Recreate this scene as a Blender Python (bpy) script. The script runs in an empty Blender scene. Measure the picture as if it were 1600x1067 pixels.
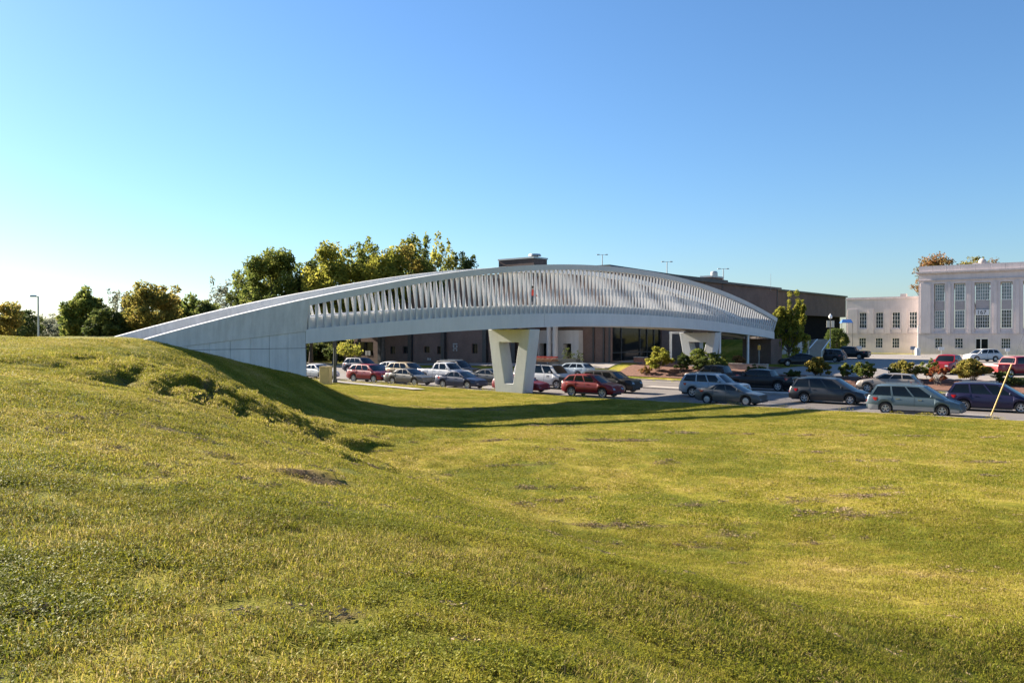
import bpy, bmesh, math, random
import numpy as np
from mathutils import Vector, Matrix

R = math.radians
sc = bpy.context.scene
COL = sc.collection

# ------------------------------------------------------------------ camera
cam_d = bpy.data.cameras.new('camera')
cam = bpy.data.objects.new('camera', cam_d)
COL.objects.link(cam)
CAMZ = 4.7
cam.location = (0, 0, CAMZ)
cam.rotation_euler = (R(90 - 0.51), 0, 0)
cam_d.lens = 18.0
cam_d.sensor_width = 22.3
cam_d.clip_start = 0.1
cam_d.clip_end = 9000
sc.camera = cam

# ------------------------------------------------------------------ light
SUN_AZ, SUN_EL = R(-54), R(24.5)
world = bpy.data.worlds.new('World')
sc.world = world
world.use_nodes = True
nt = world.node_tree
sky = nt.nodes.new('ShaderNodeTexSky')
sky.sky_type = 'NISHITA'
sky.sun_disc = False
sky.sun_elevation = SUN_EL
sky.sun_rotation = SUN_AZ % (2 * math.pi)
sky.altitude = 200
sky.air_density = 1.25
sky.dust_density = 0.3
sky.ozone_density = 8.0
bg = nt.nodes['Background']
bg.inputs['Strength'].default_value = 0.05
nt.links.new(sky.outputs[0], bg.inputs[0])
sun_d = bpy.data.lights.new('sun', 'SUN')
sun_d.energy = 5.0
sun_d.angle = R(0.53)
sun_d.color = (1.0, 0.90, 0.76)
sun = bpy.data.objects.new('sun', sun_d)
COL.objects.link(sun)
S = Vector((math.sin(SUN_AZ) * math.cos(SUN_EL), math.cos(SUN_AZ) * math.cos(SUN_EL), math.sin(SUN_EL)))
sun.rotation_euler = S.to_track_quat('Z', 'Y').to_euler()
sun.location = (-40, 30, 60)
sc.view_settings.view_transform = 'Standard'
sc.view_settings.look = 'None'
sc.view_settings.exposure = 1.84
sc.view_settings.gamma = 1.0
sc.view_settings.use_curve_mapping = False
sc.cycles.use_denoising = True
sc.cycles.max_bounces = 6
sc.cycles.diffuse_bounces = 3
sc.cycles.glossy_bounces = 3
sc.cycles.transmission_bounces = 4

# ------------------------------------------------------------------ frames
F = 1291.5
HOR = 522.0
DX, DY = 0.796, -0.605          # along the road, to the right
NX, NY = 0.605, 0.796           # across the road, away
BX, BY = 0.6432, 0.7657         # along the footbridge
WX, WY = 0.7657, -0.6432        # across the footbridge, to its near side
def on_v(px, v):
    m = (px - 800) / F
    Y = v / (NX * m + NY)
    return m * Y, Y
def at_y(px, Y):
    return (px - 800) / F * Y, Y
def z_at(py, Y):
    return CAMZ + (HOR - py) * Y / F

# ------------------------------------------------------------------ mesh helpers
class MB:
    """collects faces in a local frame (origin o, axes ex, ey, z up) and links them as one mesh object"""
    def __init__(s, o=(0, 0, 0), ex=(1, 0), ey=(0, 1)):
        s.v, s.f = [], []
        s.o, s.ex, s.ey = o, ex, ey
    def P(s, p):
        x, y, z = p
        return (s.o[0] + s.ex[0] * x + s.ey[0] * y, s.o[1] + s.ex[1] * x + s.ey[1] * y, s.o[2] + z)
    def add(s, pts, faces):
        b = len(s.v)
        s.v += [s.P(p) for p in pts]
        s.f += [[i + b for i in f] for f in faces]
    def quad(s, *p):
        s.add(p, [list(range(len(p)))])
    def box(s, x0, x1, y0, y1, z0, z1, tx=0, ty=0):
        s.add([(x0, y0, z0), (x1, y0, z0), (x1, y1, z0), (x0, y1, z0),
               (x0 + tx, y0 + ty, z1), (x1 - tx, y0 + ty, z1), (x1 - tx, y1 - ty, z1), (x0 + tx, y1 - ty, z1)],
              [[0, 3, 2, 1], [4, 5, 6, 7], [0, 1, 5, 4], [1, 2, 6, 5], [2, 3, 7, 6], [3, 0, 4, 7]])
    def cyl(s, a, b, r0, r1=None, n=10, cap=True):
        r1 = r0 if r1 is None else r1
        a, b = Vector(a), Vector(b)
        d = (b - a).normalized()
        u = d.cross(Vector((0, 0, 1)) if abs(d.z) < .9 else Vector((1, 0, 0))).normalized()
        w = d.cross(u)
        pts = []
        for k in range(n):
            c, q = math.cos(2 * math.pi * k / n), math.sin(2 * math.pi * k / n)
            pts.append(a + (u * c + w * q) * r0)
        for k in range(n):
            c, q = math.cos(2 * math.pi * k / n), math.sin(2 * math.pi * k / n)
            pts.append(b + (u * c + w * q) * r1)
        fs = [[k, (k + 1) % n, n + (k + 1) % n, n + k] for k in range(n)]
        if cap:
            fs += [list(range(n))[::-1], [n + k for k in range(n)]]
        s.add([tuple(p) for p in pts], fs)
    def ball(s, c, rx, ry, rz, nu=12, nv=8):
        pts = [(c[0], c[1], c[2] + rz)]
        for j in range(1, nv):
            a = math.pi * j / nv
            for k in range(nu):
                b = 2 * math.pi * k / nu
                pts.append((c[0] + rx * math.sin(a) * math.cos(b), c[1] + ry * math.sin(a) * math.sin(b), c[2] + rz * math.cos(a)))
        pts.append((c[0], c[1], c[2] - rz))
        fs = []
        for k in range(nu):
            fs.append([0, 1 + k, 1 + (k + 1) % nu])
            for j in range(nv - 2):
                p = 1 + j * nu
                fs.append([p + k, p + nu + k, p + nu + (k + 1) % nu, p + (k + 1) % nu])
            p = 1 + (nv - 2) * nu
            fs.append([p + k, len(pts) - 1, p + (k + 1) % nu])
        s.add(pts, fs)
    def grid(s, rows, close=False):
        """rows: list of equally long point lists"""
        n = len(rows[0])
        pts = [p for r in rows for p in r]
        fs = []
        for i in range(len(rows) - 1):
            for j in range(n - 1 + (1 if close else 0)):
                fs.append([i * n + j, i * n + (j + 1) % n, (i + 1) * n + (j + 1) % n, (i + 1) * n + j])
        s.add(pts, fs)
    def build(s, name, mat, parent=None, smooth=0, local=False, bevel=0, recalc=True):
        me = bpy.data.meshes.new(name)
        base = (0, 0, 0)
        if parent is not None and not local:
            q = parent
            bx = Vector((0, 0, 0))
            while q is not None:
                bx += q.location
                q = q.parent
            base = bx
        me.from_pydata([(p[0] - base[0], p[1] - base[1], p[2] - base[2]) for p in s.v], [], s.f)
        if recalc:
            bm = bmesh.new()
            bm.from_mesh(me)
            bmesh.ops.recalc_face_normals(bm, faces=bm.faces)
            if bevel:
                bmesh.ops.bevel(bm, geom=[e for e in bm.edges if e.is_manifold and e.calc_face_angle(0) > .6], offset=bevel, segments=1, affect='EDGES')
            bm.to_mesh(me)
            bm.free()
        if smooth:
            me.shade_smooth()
            me.set_sharp_from_angle(angle=R(smooth))
        if mat is not None:
            me.materials.append(mat)
        o = bpy.data.objects.new(name, me)
        COL.objects.link(o)
        if parent is not None:
            o.parent = parent
        return o

def thing(name, label, cat, loc=(0, 0, 0), rz=0, group=None):
    o = bpy.data.objects.new(name, None)
    COL.objects.link(o)
    o.empty_display_size = .3
    o.location = loc
    o.rotation_euler = (0, 0, rz)
    tag(o, label, cat, group)
    return o
def tag(o, label, cat, group=None, kind=None):
    o['label'] = label
    o['category'] = cat
    if group: o['group'] = group
    if kind: o['kind'] = kind
    return o
def struct(o, label=None):
    o['kind'] = 'structure'
    if label: o['label'] = label
    return o
def inst(src, parent, loc, scale=None, rz=0):
    o = src.copy()
    COL.objects.link(o)
    o.parent = parent
    o.location = loc
    o.rotation_euler = (0, 0, rz)
    if scale: o.scale = scale
    return o
def quads_mesh(name, V, tint=None, mat=None, nper=4):
    """V: (n, nper, 3) array -> mesh of n polygons"""
    n = V.shape[0]
    me = bpy.data.meshes.new(name)
    me.vertices.add(n * nper)
    me.vertices.foreach_set('co', V.reshape(-1).astype(np.float32))
    me.loops.add(n * nper)
    me.loops.foreach_set('vertex_index', np.arange(n * nper, dtype=np.int32))
    me.polygons.add(n)
    me.polygons.foreach_set('loop_start', np.arange(0, n * nper, nper, dtype=np.int32))
    me.polygons.foreach_set('loop_total', np.full(n, nper, dtype=np.int32))
    me.update(calc_edges=True)
    if tint is not None:
        a = me.attributes.new('tint', 'FLOAT', 'POINT')
        a.data.foreach_set('value', np.repeat(tint, nper).astype(np.float32))
    if mat: me.materials.append(mat)
    return me

# ------------------------------------------------------------------ materials
def new_mat(name):
    m = bpy.data.materials.new(name)
    m.use_nodes = True
    t = m.node_tree
    return m, t, t.nodes['Principled BSDF']
def noise(t, scale, detail=4, rough=.6, coord=None, dist=0):
    n = t.nodes.new('ShaderNodeTexNoise')
    n.inputs['Scale'].default_value = scale
    n.inputs['Detail'].default_value = detail
    n.inputs['Roughness'].default_value = rough
    n.inputs['Distortion'].default_value = dist
    if coord is not None: t.links.new(coord, n.inputs['Vector'])
    return n.outputs[0]
def ramp(t, fac, stops):
    r = t.nodes.new('ShaderNodeValToRGB')
    e = r.color_ramp.elements
    while len(e) < len(stops): e.new(.5)
    for k, (p, c) in enumerate(stops):
        e[k].position = p
        e[k].color = (*c, 1) if len(c) == 3 else c
    t.links.new(fac, r.inputs[0])
    return r.outputs[0]
def mixc(t, a, b, fac, mode='MIX'):
    n = t.nodes.new('ShaderNodeMix')
    n.data_type = 'RGBA'
    n.blend_type = mode
    for sock, v in ((n.inputs[0], fac), (n.inputs[6], a), (n.inputs[7], b)):
        if hasattr(v, 'links'): t.links.new(v, sock)
        elif isinstance(v, (int, float)): sock.default_value = v
        else: sock.default_value = (*v, 1)
    return n.outputs[2]
def wpos(t):
    return t.nodes.new('ShaderNodeNewGeometry').outputs['Position']
def bump(t, b, h, strength=.3, dist=.02):
    n = t.nodes.new('ShaderNodeBump')
    n.inputs['Strength'].default_value = strength
    n.inputs['Distance'].default_value = dist
    t.links.new(h, n.inputs['Height'])
    t.links.new(n.outputs[0], b.inputs['Normal'])
def sc_vec(t, v, s):
    n = t.nodes.new('ShaderNodeVectorMath')
    n.operation = 'MULTIPLY'
    t.links.new(v, n.inputs[0])
    n.inputs[1].default_value = s
    return n.outputs[0]

def plain(name, col, rough=.6, var=.15, scale=3.0, metallic=0, bmp=0, coat=0, streak=0, spec=.5, fine=0):
    m, t, b = new_mat(name)
    p = wpos(t)
    lo = tuple(c * (1 - var) for c in col)
    hi = tuple(min(1, c * (1 + var)) for c in col)
    c = ramp(t, noise(t, scale, 5, .6, p), [(.3, lo), (.7, hi)])
    if streak:
        sv = sc_vec(t, p, (2.2, 2.2, .18))
        c = mixc(t, c, ramp(t, noise(t, 1.6, 5, .7, sv), [(.35, (1 - streak,) * 3), (.6, (1, 1, 1))]), 1.0, 'MULTIPLY')
    if fine:
        c = mixc(t, c, ramp(t, noise(t, fine, 2, .5, p), [(.3, (.78,) * 3), (.7, (1, 1, 1))]), 1.0, 'MULTIPLY')
    t.links.new(c, b.inputs['Base Color'])
    b.inputs['Roughness'].default_value = rough
    b.inputs['Metallic'].default_value = metallic
    b.inputs['Specular IOR Level'].default_value = spec
    b.inputs['Coat Weight'].default_value = coat
    b.inputs['Coat Roughness'].default_value = .05
    if bmp: bump(t, b, noise(t, scale * 8, 4, .6, p), bmp, .02)
    return m

M = {}
M['bridge'] = plain('bridge_white_concrete', (.62, .615, .60), .75, .05, .5, bmp=.08, streak=.06)
M['bridge_panel'] = plain('abutment_concrete', (.64, .63, .61), .8, .08, .9, bmp=.12, streak=.16)
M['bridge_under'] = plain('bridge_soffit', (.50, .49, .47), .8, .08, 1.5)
M['joint'] = plain('dark_joint', (.09, .09, .09), .9, .1)
M['pier'] = plain('pier_concrete', (.55, .56, .54), .75, .06, .8, bmp=.12, streak=.07)
M['fin'] = plain('fin_white', (.62, .60, .575), .7, .05, 1.0)
M['steel_white'] = plain('white_painted_steel', (.72, .71, .69), .45, .06, 2)
M['kerb'] = plain('kerb_concrete', (.42, .37, .32), .85, .18, 2.0, bmp=.2, fine=25)
M['path'] = plain('path_concrete', (.33, .295, .255), .85, .12, 1.2, bmp=.2, fine=30)
M['stone'] = plain('pale_limestone', (.64, .565, .545), .8, .08, .45, bmp=.1, streak=.09)
M['stone_trim'] = plain('limestone_trim', (.62, .53, .50), .8, .12, .8, streak=.15)
M['spandrel'] = plain('grey_stone_spandrel', (.40, .36, .355), .7, .08, 1)
M['white_wall'] = plain('white_stucco', (.45, .43, .425), .8, .06, 1.2, streak=.1)
M['metal_dark'] = plain('dark_metal', (.035, .037, .04), .45, .15, 3)
M['metal_grey'] = plain('galvanised_metal', (.42, .43, .43), .4, .1, 3, metallic=.4)
M['fascia'] = plain('dark_fascia', (.035, .034, .036), .5, .2, 2)
M['recess'] = plain('shaded_recess', (.012, .011, .011), .95, .2, 2, spec=.05)  # near-black: shade under the overhang is put into the colour
M['roofing'] = plain('flat_roofing', (.16, .15, .145), .9, .15, .8)
M['rubber'] = plain('tyre_rubber', (.018, .018, .019), .85, .2, 8)
M['trimblack'] = plain('black_plastic', (.02, .02, .021), .55, .2, 6)
M['chrome'] = plain('bright_metal', (.62, .62, .63), .22, .05, 4, metallic=.85)
M['rim'] = plain('alloy_rim', (.50, .50, .51), .32, .1, 6, metallic=.6)
M['plate'] = plain('plate_white', (.62, .62, .60), .5, .1, 9)
M['bark'] = plain('bark', (.10, .078, .06), .95, .35, 3, bmp=.5)
M['bark_pale'] = plain('pale_bark', (.20, .17, .14), .95, .3, 3, bmp=.4)
M['wood_pole'] = plain('wooden_pole', (.16, .115, .08), .9, .25, 5)
M['yellow'] = plain('yellow_plastic', (.55, .34, .06), .45, .12, 4)
M['orange_sign'] = plain('amber_sign', (.75, .36, .03), .5, .08, 5)
M['sign_white'] = plain('sign_white', (.66, .66, .66), .5, .06, 5)
M['notice'] = plain('shaded_notice', (.33, .33, .33), .6, .08, 5)  # white notice greyed: the wall's shade is put into its colour
M['sign_slate'] = plain('slate_sign', (.22, .25, .33), .5, .06, 5)
M['sign_blue'] = plain('sign_blue', (.05, .16, .5), .5, .08, 5)
M['banner'] = plain('cream_banner', (.55, .53, .44), .8, .06, 5)
M['globe'] = plain('white_globe', (.8, .8, .8), .3, .04, 5)
M['tan'] = plain('tan_cabinet', (.46, .36, .17), .6, .1, 3)
M['pole_green'] = plain('dark_green_pole', (.030, .036, .032), .5, .2, 4)
M['awning'] = plain('blue_awning', (.03, .14, .40), .7, .08, 4)
M['ladder'] = plain('red_ladder', (.50, .06, .03), .5, .1, 5)
M['crate'] = plain('brown_load', (.28, .13, .06), .8, .3, 5)
M['tan_wall'] = plain('tan_masonry', (.48, .38, .29), .85, .15, 3, bmp=.2)
M['ink'] = plain('dark_lettering', (.03, .03, .035), .6, .05, 5)
M['mulch'] = plain('brown_mulch', (.17, .075, .045), .95, .35, 4, bmp=.8, fine=14)
M['lot'] = plain('lot_pavement', (.29, .255, .225), .9, .10, .35, bmp=.15, fine=9)
M['paint_line'] = plain('worn_road_paint', (.60, .58, .54), .8, .25, 6)
M['debris'] = plain('dry_thatch', (.30, .215, .125), .95, .45, 9)

def brick_mat(name, c1, c2, mortar):
    m, t, b = new_mat(name)
    p = wpos(t)
    # bricks run in the wall plane: project the position on the two building axes
    cx = t.nodes.new('ShaderNodeVectorMath'); cx.operation = 'DOT_PRODUCT'
    t.links.new(p, cx.inputs[0]); cx.inputs[1].default_value = (WX + BX, WY + BY, 0)
    sp = t.nodes.new('ShaderNodeSeparateXYZ'); t.links.new(p, sp.inputs[0])
    cb = t.nodes.new('ShaderNodeCombineXYZ')
    t.links.new(cx.outputs['Value'], cb.inputs[0]); t.links.new(sp.outputs[2], cb.inputs[1])
    br = t.nodes.new('ShaderNodeTexBrick')
    t.links.new(cb.outputs[0], br.inputs['Vector'])
    br.inputs['Scale'].default_value = 1
    br.inputs['Brick Width'].default_value = .22
    br.inputs['Row Height'].default_value = .075
    br.inputs['Mortar Size'].default_value = .009
    br.inputs['Color1'].default_value = (*c1, 1)
    br.inputs['Color2'].default_value = (*c2, 1)
    br.inputs['Mortar'].default_value = (*mortar, 1)
    c = mixc(t, br.outputs[0], ramp(t, noise(t, .5, 5, .65, p), [(.3, (.75,) * 3), (.7, (1.1,) * 3)]), 1.0, 'MULTIPLY')
    t.links.new(c, b.inputs['Base Color'])
    b.inputs['Roughness'].default_value = .9
    return m
M['brick'] = brick_mat('brown_brick', (.145, .085, .068), (.19, .11, .085), (.16, .13, .115))
M['brick_red'] = brick_mat('red_brick', (.24, .085, .05), (.30, .11, .065), (.24, .18, .15))

def glass_mat(name, col=(.012, .014, .016), rough=.06, spec=.6):
    m, t, b = new_mat(name)
    p = wpos(t)
    t.links.new(ramp(t, noise(t, .8, 2, .5, p), [(.3, tuple(c * .7 for c in col)), (.7, tuple(c * 1.3 for c in col))]), b.inputs['Base Color'])
    b.inputs['Roughness'].default_value = rough
    b.inputs['Specular IOR Level'].default_value = spec
    return m
M['glass'] = glass_mat('dark_glass', spec=.22)
M['car_glass'] = glass_mat('car_glass', (.007, .009, .010), .05, .38)
M['pane'] = glass_mat('window_pane', (.035, .05, .055), .08, .8)
M['pane_blind'] = glass_mat('window_pane_with_blind', (.16, .20, .21), .12, .7)
M['lens'] = plain('headlight_lens', (.24, .25, .26), .18, .3, 12, coat=.5)
M['red_lens'] = plain('tail_light_lens', (.38, .012, .014), .15, .2, 12, coat=1)

def paint(name, col, metallic=.25, rough=.35):
    return plain(name, tuple(c * .8 for c in col), .42, .05, 1.5, metallic=metallic * .5, coat=.35, spec=.35)
PAINT = {
 'red': paint('deep_red_paint', (.25, .005, .010), .1), 'maroon': paint('maroon_paint', (.19, .008, .014), .2),
 'bright_red': paint('bright_red_paint', (.33, .008, .012), .05),
 'white': paint('white_paint', (.66, .66, .66), 0), 'silver': paint('silver_paint', (.42, .44, .46), .5),
 'silver_blue': paint('pale_blue_silver_paint', (.36, .42, .47), .45), 'grey': paint('grey_paint', (.10, .105, .105), .4),
 'olive': paint('grey_brown_paint', (.12, .11, .095), .4), 'tan': paint('gold_paint', (.36, .27, .15), .3),
 'navy': paint('navy_paint', (.012, .020, .060), .3), 'black': paint('black_paint', (.012, .012, .014), .2),
 'charcoal': paint('charcoal_paint', (.045, .048, .052), .4), 'teal': paint('teal_grey_paint', (.11, .155, .175), .4),
 'beige': paint('beige_paint', (.34, .29, .245), .4), 'violet': paint('dark_violet_paint', (.020, .017, .060), .3),
 'lower_grey': paint('pale_grey_paint', (.40, .41, .41), .2),
}
# ------------------------------------------------------------------ value noise (numpy)
def vnoise(x, y, seed=0):
    xi, yi = np.floor(x).astype(np.int64), np.floor(y).astype(np.int64)
    fx, fy = x - xi, y - yi
    fx, fy = fx * fx * (3 - 2 * fx), fy * fy * (3 - 2 * fy)
    def h(a, b):
        n = (a * 374761393 + b * 668265263 + seed * 974711) & 0x7fffffff
        n = ((n ^ (n >> 13)) * 1274126177) & 0x7fffffff
        return ((n ^ (n >> 16)) & 0xffff) / 65535.0
    return (h(xi, yi) * (1 - fx) + h(xi + 1, yi) * fx) * (1 - fy) + (h(xi, yi + 1) * (1 - fx) + h(xi + 1, yi + 1) * fx) * fy
def fbm(x, y, seed=0, o=4):
    r, a, s = 0, .5, 0
    for k in range(o):
        r = r + a * vnoise(x * 2 ** k, y * 2 ** k, seed + k)
        s += a
        a *= .5
    return r / s
def sstep(a, b, x):
    t = np.clip((x - a) / (b - a), 0, 1)
    return t * t * (3 - 2 * t)

# ------------------------------------------------------------------ the lie of the land
CP = np.array([
 (0,-3,3.15),(0,0,3.12),(0,3.8,3.1),(-2.4,3.9,3.08),(-1.2,3.85,3.1),(1.6,5.2,2.42),(5,8,1.3),(7.6,12.2,.55),(4.2,13.6,.5),(0,18.5,.5),
 (-1.7,21.9,.5),(-3.9,24.9,.55),(-6,30,.6),(0,8,2.58),(0,12,1.92),(0,14,1.52),(0,16.5,.74),(3.16,10.2,1.48),(3.75,12,.8),(5.6,9,1.5),(6.6,10.6,.8),(-1.27,16.4,1.52),(-1.5,19,.88),(-2.95,19,1.47),(-3.4,22,.84),(-5.8,25,1.4),(-6.4,28.5,.78),(2.2,8,2.1),(-4,8,3.05),(-6,12,3.2),(-4,14,2.65),
 (-12,20,3.6),(-16,28,3.95),(-10,33,1.6),(-8.4,24,2.3),(-10.8,24.5,2.92),(-6.3,24.5,1.5),(-10.5,30,2.68),(-13.3,30.5,3.5),(-8.2,30.5,1.55),(-6.5,30,.78),(-6.2,18,2.95),(-8.3,18,3.4),(-4.6,18,2.2),(-13,35,2.75),(-15,37.5,3.6),(-17.6,39.8,4.42),(-19,38,4.45),(-25,40,4.5),(-20,30,4.15),
 (-30,50,4.4),(-21,42.7,4.42),(-16.3,41.0,3.98),(-15.1,42.6,3.55),(-13.8,44.1,3.05),(-12.6,45.6,2.62),(-11.7,46.8,2.3),(-10.9,48,1.7),(-10,49.5,1.1),(-12.4,61.5,.5),
 (-8,40,.75),(-5,36,.55),(-9.5,44,1.2),(-7,50,.55),(-10,54,.6),(-4,45,.38),(-20,50,3),(-26,60,1.2),(-17,58,.8),(-30,70,.6),(-45,60,3.4),(-60,50,4.0),(-40,40,4.5),
 (-60,80,.8),(-14,72,.42),(-40,75,.6),(0,-20,3.4),(-20,-20,4.2),(20,-20,.5),(-20,10,3.9),(-10,0,3.5),(-30,20,4.3),(10,0,.9),(15,8,.42),(20,20,.36),(30,0,.3),
 (10,20,.45),(10,35,.32),(0,30,.46),(0,40,.36),(20,40,.14),(27,43,.12),(8,54,.12),(0,55,.2),(40,30,.12),(60,20,.12),(-2,62,.2),(-60,-20,4.2),(-80,30,4.2),(60,-30,.3),
], float)
def _U(r2):
    return np.where(r2 > 1e-9, .5 * r2 * np.log(np.maximum(r2, 1e-9)), 0)
def _tps():
    n = len(CP)
    d2 = ((CP[:, None, :2] - CP[None, :, :2]) ** 2).sum(-1)
    A = np.zeros((n + 3, n + 3))
    A[:n, :n] = _U(d2) + np.eye(n) * .25
    A[:n, n] = 1
    A[:n, n + 1:] = CP[:, :2]
    A[n:, :n] = A[:n, n:].T
    b = np.zeros(n + 3)
    b[:n] = CP[:, 2]
    return np.linalg.solve(A, b)
TW = _tps()
def road_z(u):
    return .3 * np.clip((-30 - u) / 30, 0, 1.4)
V_KERB, V_FAR = 51.25, 73.6
def ground(x, y, detail=True):
    x = np.asarray(x, float); y = np.asarray(y, float)
    u, v = DX * x + DY * y, NX * x + NY * y
    w, s = WX * x + WY * y, BX * x + BY * y
    cx, cy = np.clip(x, -80, 60), np.clip(y, -20, 85)
    near = np.full(x.shape, TW[-3]) + TW[-2] * cx + TW[-1] * cy
    for k in range(len(CP)):
        near = near + TW[k] * _U((cx - CP[k, 0]) ** 2 + (cy - CP[k, 1]) ** 2)
    near = np.clip(near, .08, 4.55)
    if detail:
        # slumped, lumpy turf on the shoulder beside the abutment
        q = np.exp(-((x + 9.8) / 5.2) ** 2 - ((y - 29) / 5.6) ** 2) * sstep(20.5, 24, y + .35 * (x + 9))
        a = -.62 * x - .45 * y + 1.1 * fbm(x * .45, y * .45, 5)
        rdg = (1 - np.abs(2 * fbm(x * .8 + .35 * y, y * .5 - .2 * x, 13, 3) - 1)) ** 4
        lump = .40 * (fbm(x * .75 + 3, y * .42, 11, 3) - .5) + .16 * (np.abs(((a * .62) % 1) - .5) - .25) - .30 * (rdg - .4) + .20 * (fbm(x * 1.7, y * 1.3, 19, 3) - .5)
        zt_ = near / .40 + 1.5 * fbm(x * .38, y * .38, 23, 3) + .5 * fbm(x * 1.2, y * 1.2, 29, 2)
        fr = zt_ - np.floor(zt_)
        ledge = .40 * (sstep(.30, .62, fr) - fr) * (.5 + fbm(x * .6, y * .6, 37))
        near = near + q * (lump * .95 + ledge * 1.7)
        near = near + .10 * (fbm(x * .30, y * .30, 3) - .5) + .05 * (fbm(x * 1.6, y * 1.6, 8, 3) - .5)
        for (mx, my, ml, mw, mh) in MOUNDS:
            near = near + mh * np.exp(-((x - mx) / ml) ** 2 - ((y - my) / mw) ** 2) * (.55 + .9 * fbm(x * 5, y * 5, 21))
    rz = road_z(u)
    h = near * (1 - sstep(45.5, 50.8, v)) + (rz + .115) * sstep(45.5, 50.8, v)
    h = np.where(v > V_KERB - .12, rz - .14, h)
    lot = .9 + .3 * sstep(120, 155, v) + .65 * np.exp(-(((x - 16) / 15) ** 2 + ((y - 98) / 13) ** 2)) - .55 * sstep(-4, -24, x)
    terrace = sstep(-43.0, -44.4, w) * sstep(98, 104, s) * sstep(131, 122, s)
    lot = lot + (3.9 - lot) * terrace
    far = rz + .12 + (lot - rz - .12) * sstep(V_FAR + .3, V_FAR + 6.5, v)
    h = np.where(v > V_FAR + .12, far, h)
    r = np.sqrt(x * x + (y - 60) ** 2)
    return h * (1 - sstep(260, 420, r)) + .3 * sstep(260, 420, r)
MOUNDS = [(*at_y(470, 11.8), .45, .17, .11), (*at_y(515, 11.9), .24, .13, .09), (*at_y(262, 17.5), .5, .15, .07), (*at_y(320, 16.6), .35, .12, .05)]
def gz(x, y):
    return float(ground(np.array([x]), np.array([y]), False)[0])

# bare, dry or worn spots: (x, y, along, across, strength)
def spot(px, py, z, a, b, k):
    Y = (CAMZ - z) * F / (py - HOR)
    return (*at_y(px, Y), a, b, k)
SPOTS = [spot(480, 778, 2.4, .62, .22, 1), spot(262, 703, 2.75, .5, .16, .9), spot(320, 713, 2.7, .4, .14, .7), spot(1345, 945, .9, .42, .14, .8), spot(1315, 946, .9, .2, .1, .7),
         spot(945, 908, 1.6, .14, .06, 1), spot(440, 962, 3, .10, .06, 1), spot(870, 760, .5, .7, .2, .7), spot(1140, 808, .5, .7, .22, .7), spot(1290, 787, .5, .7, .22, .7),
         spot(1085, 768, .45, .5, .18, .8), spot(1380, 762, .45, .45, .15, .8), spot(715, 637, .4, 3.5, .7, .7), spot(1505, 880, .5, .35, .12, .7), spot(1165, 852, .5, .4, .12, .6),
         spot(1020, 900, 1.2, .25, .1, .6), spot(345, 977, 3, .12, .05, .9), spot(540, 972, 3, .14, .06, .8), spot(60, 975, 3, .1, .05, .8), spot(1060, 948, 1.8, .2, .08, .5), spot(870, 665, .4, 1.2, .3, .6),
         spot(700, 727, .5, .3, .1, .8), spot(800, 771, .5, .25, .1, .8), spot(1330, 600, .1, .3, .1, .1)]
_r = random.Random(77)
for k in range(70):
    SPOTS.append(spot(_r.uniform(480, 1600), _r.choice([675, 690, 705, 720, 745, 775, 800, 830]), .42, _r.uniform(.2, .9), _r.uniform(.07, .2), _r.uniform(.5, 1)))
for k in range(26):
    SPOTS.append(spot(_r.uniform(20, 560), _r.uniform(640, 760), 3.0, _r.uniform(.1, .4), _r.uniform(.04, .12), _r.uniform(.35, .8)))
def dirt(x, y):
    d = np.zeros(np.shape(x))
    wob = .55 + .9 * fbm(np.asarray(x) * 4, np.asarray(y) * 4, 31)
    for (a, b, l, w, k) in SPOTS:
        d = np.maximum(d, k * np.exp(-(((x - a) / l) ** 2 + ((y - b) / w) ** 2) * 1.0) * wob)
    q = np.exp(-((x + 9.8) / 5.2) ** 2 - ((y - 29) / 5.6) ** 2) * sstep(20.5, 24, y + .35 * (x + 9))
    d = np.maximum(d, .8 * q * sstep(.56, .72, fbm(x * 1.3, y * .8, 41, 3)))
    return np.clip(d, 0, 1)

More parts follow.
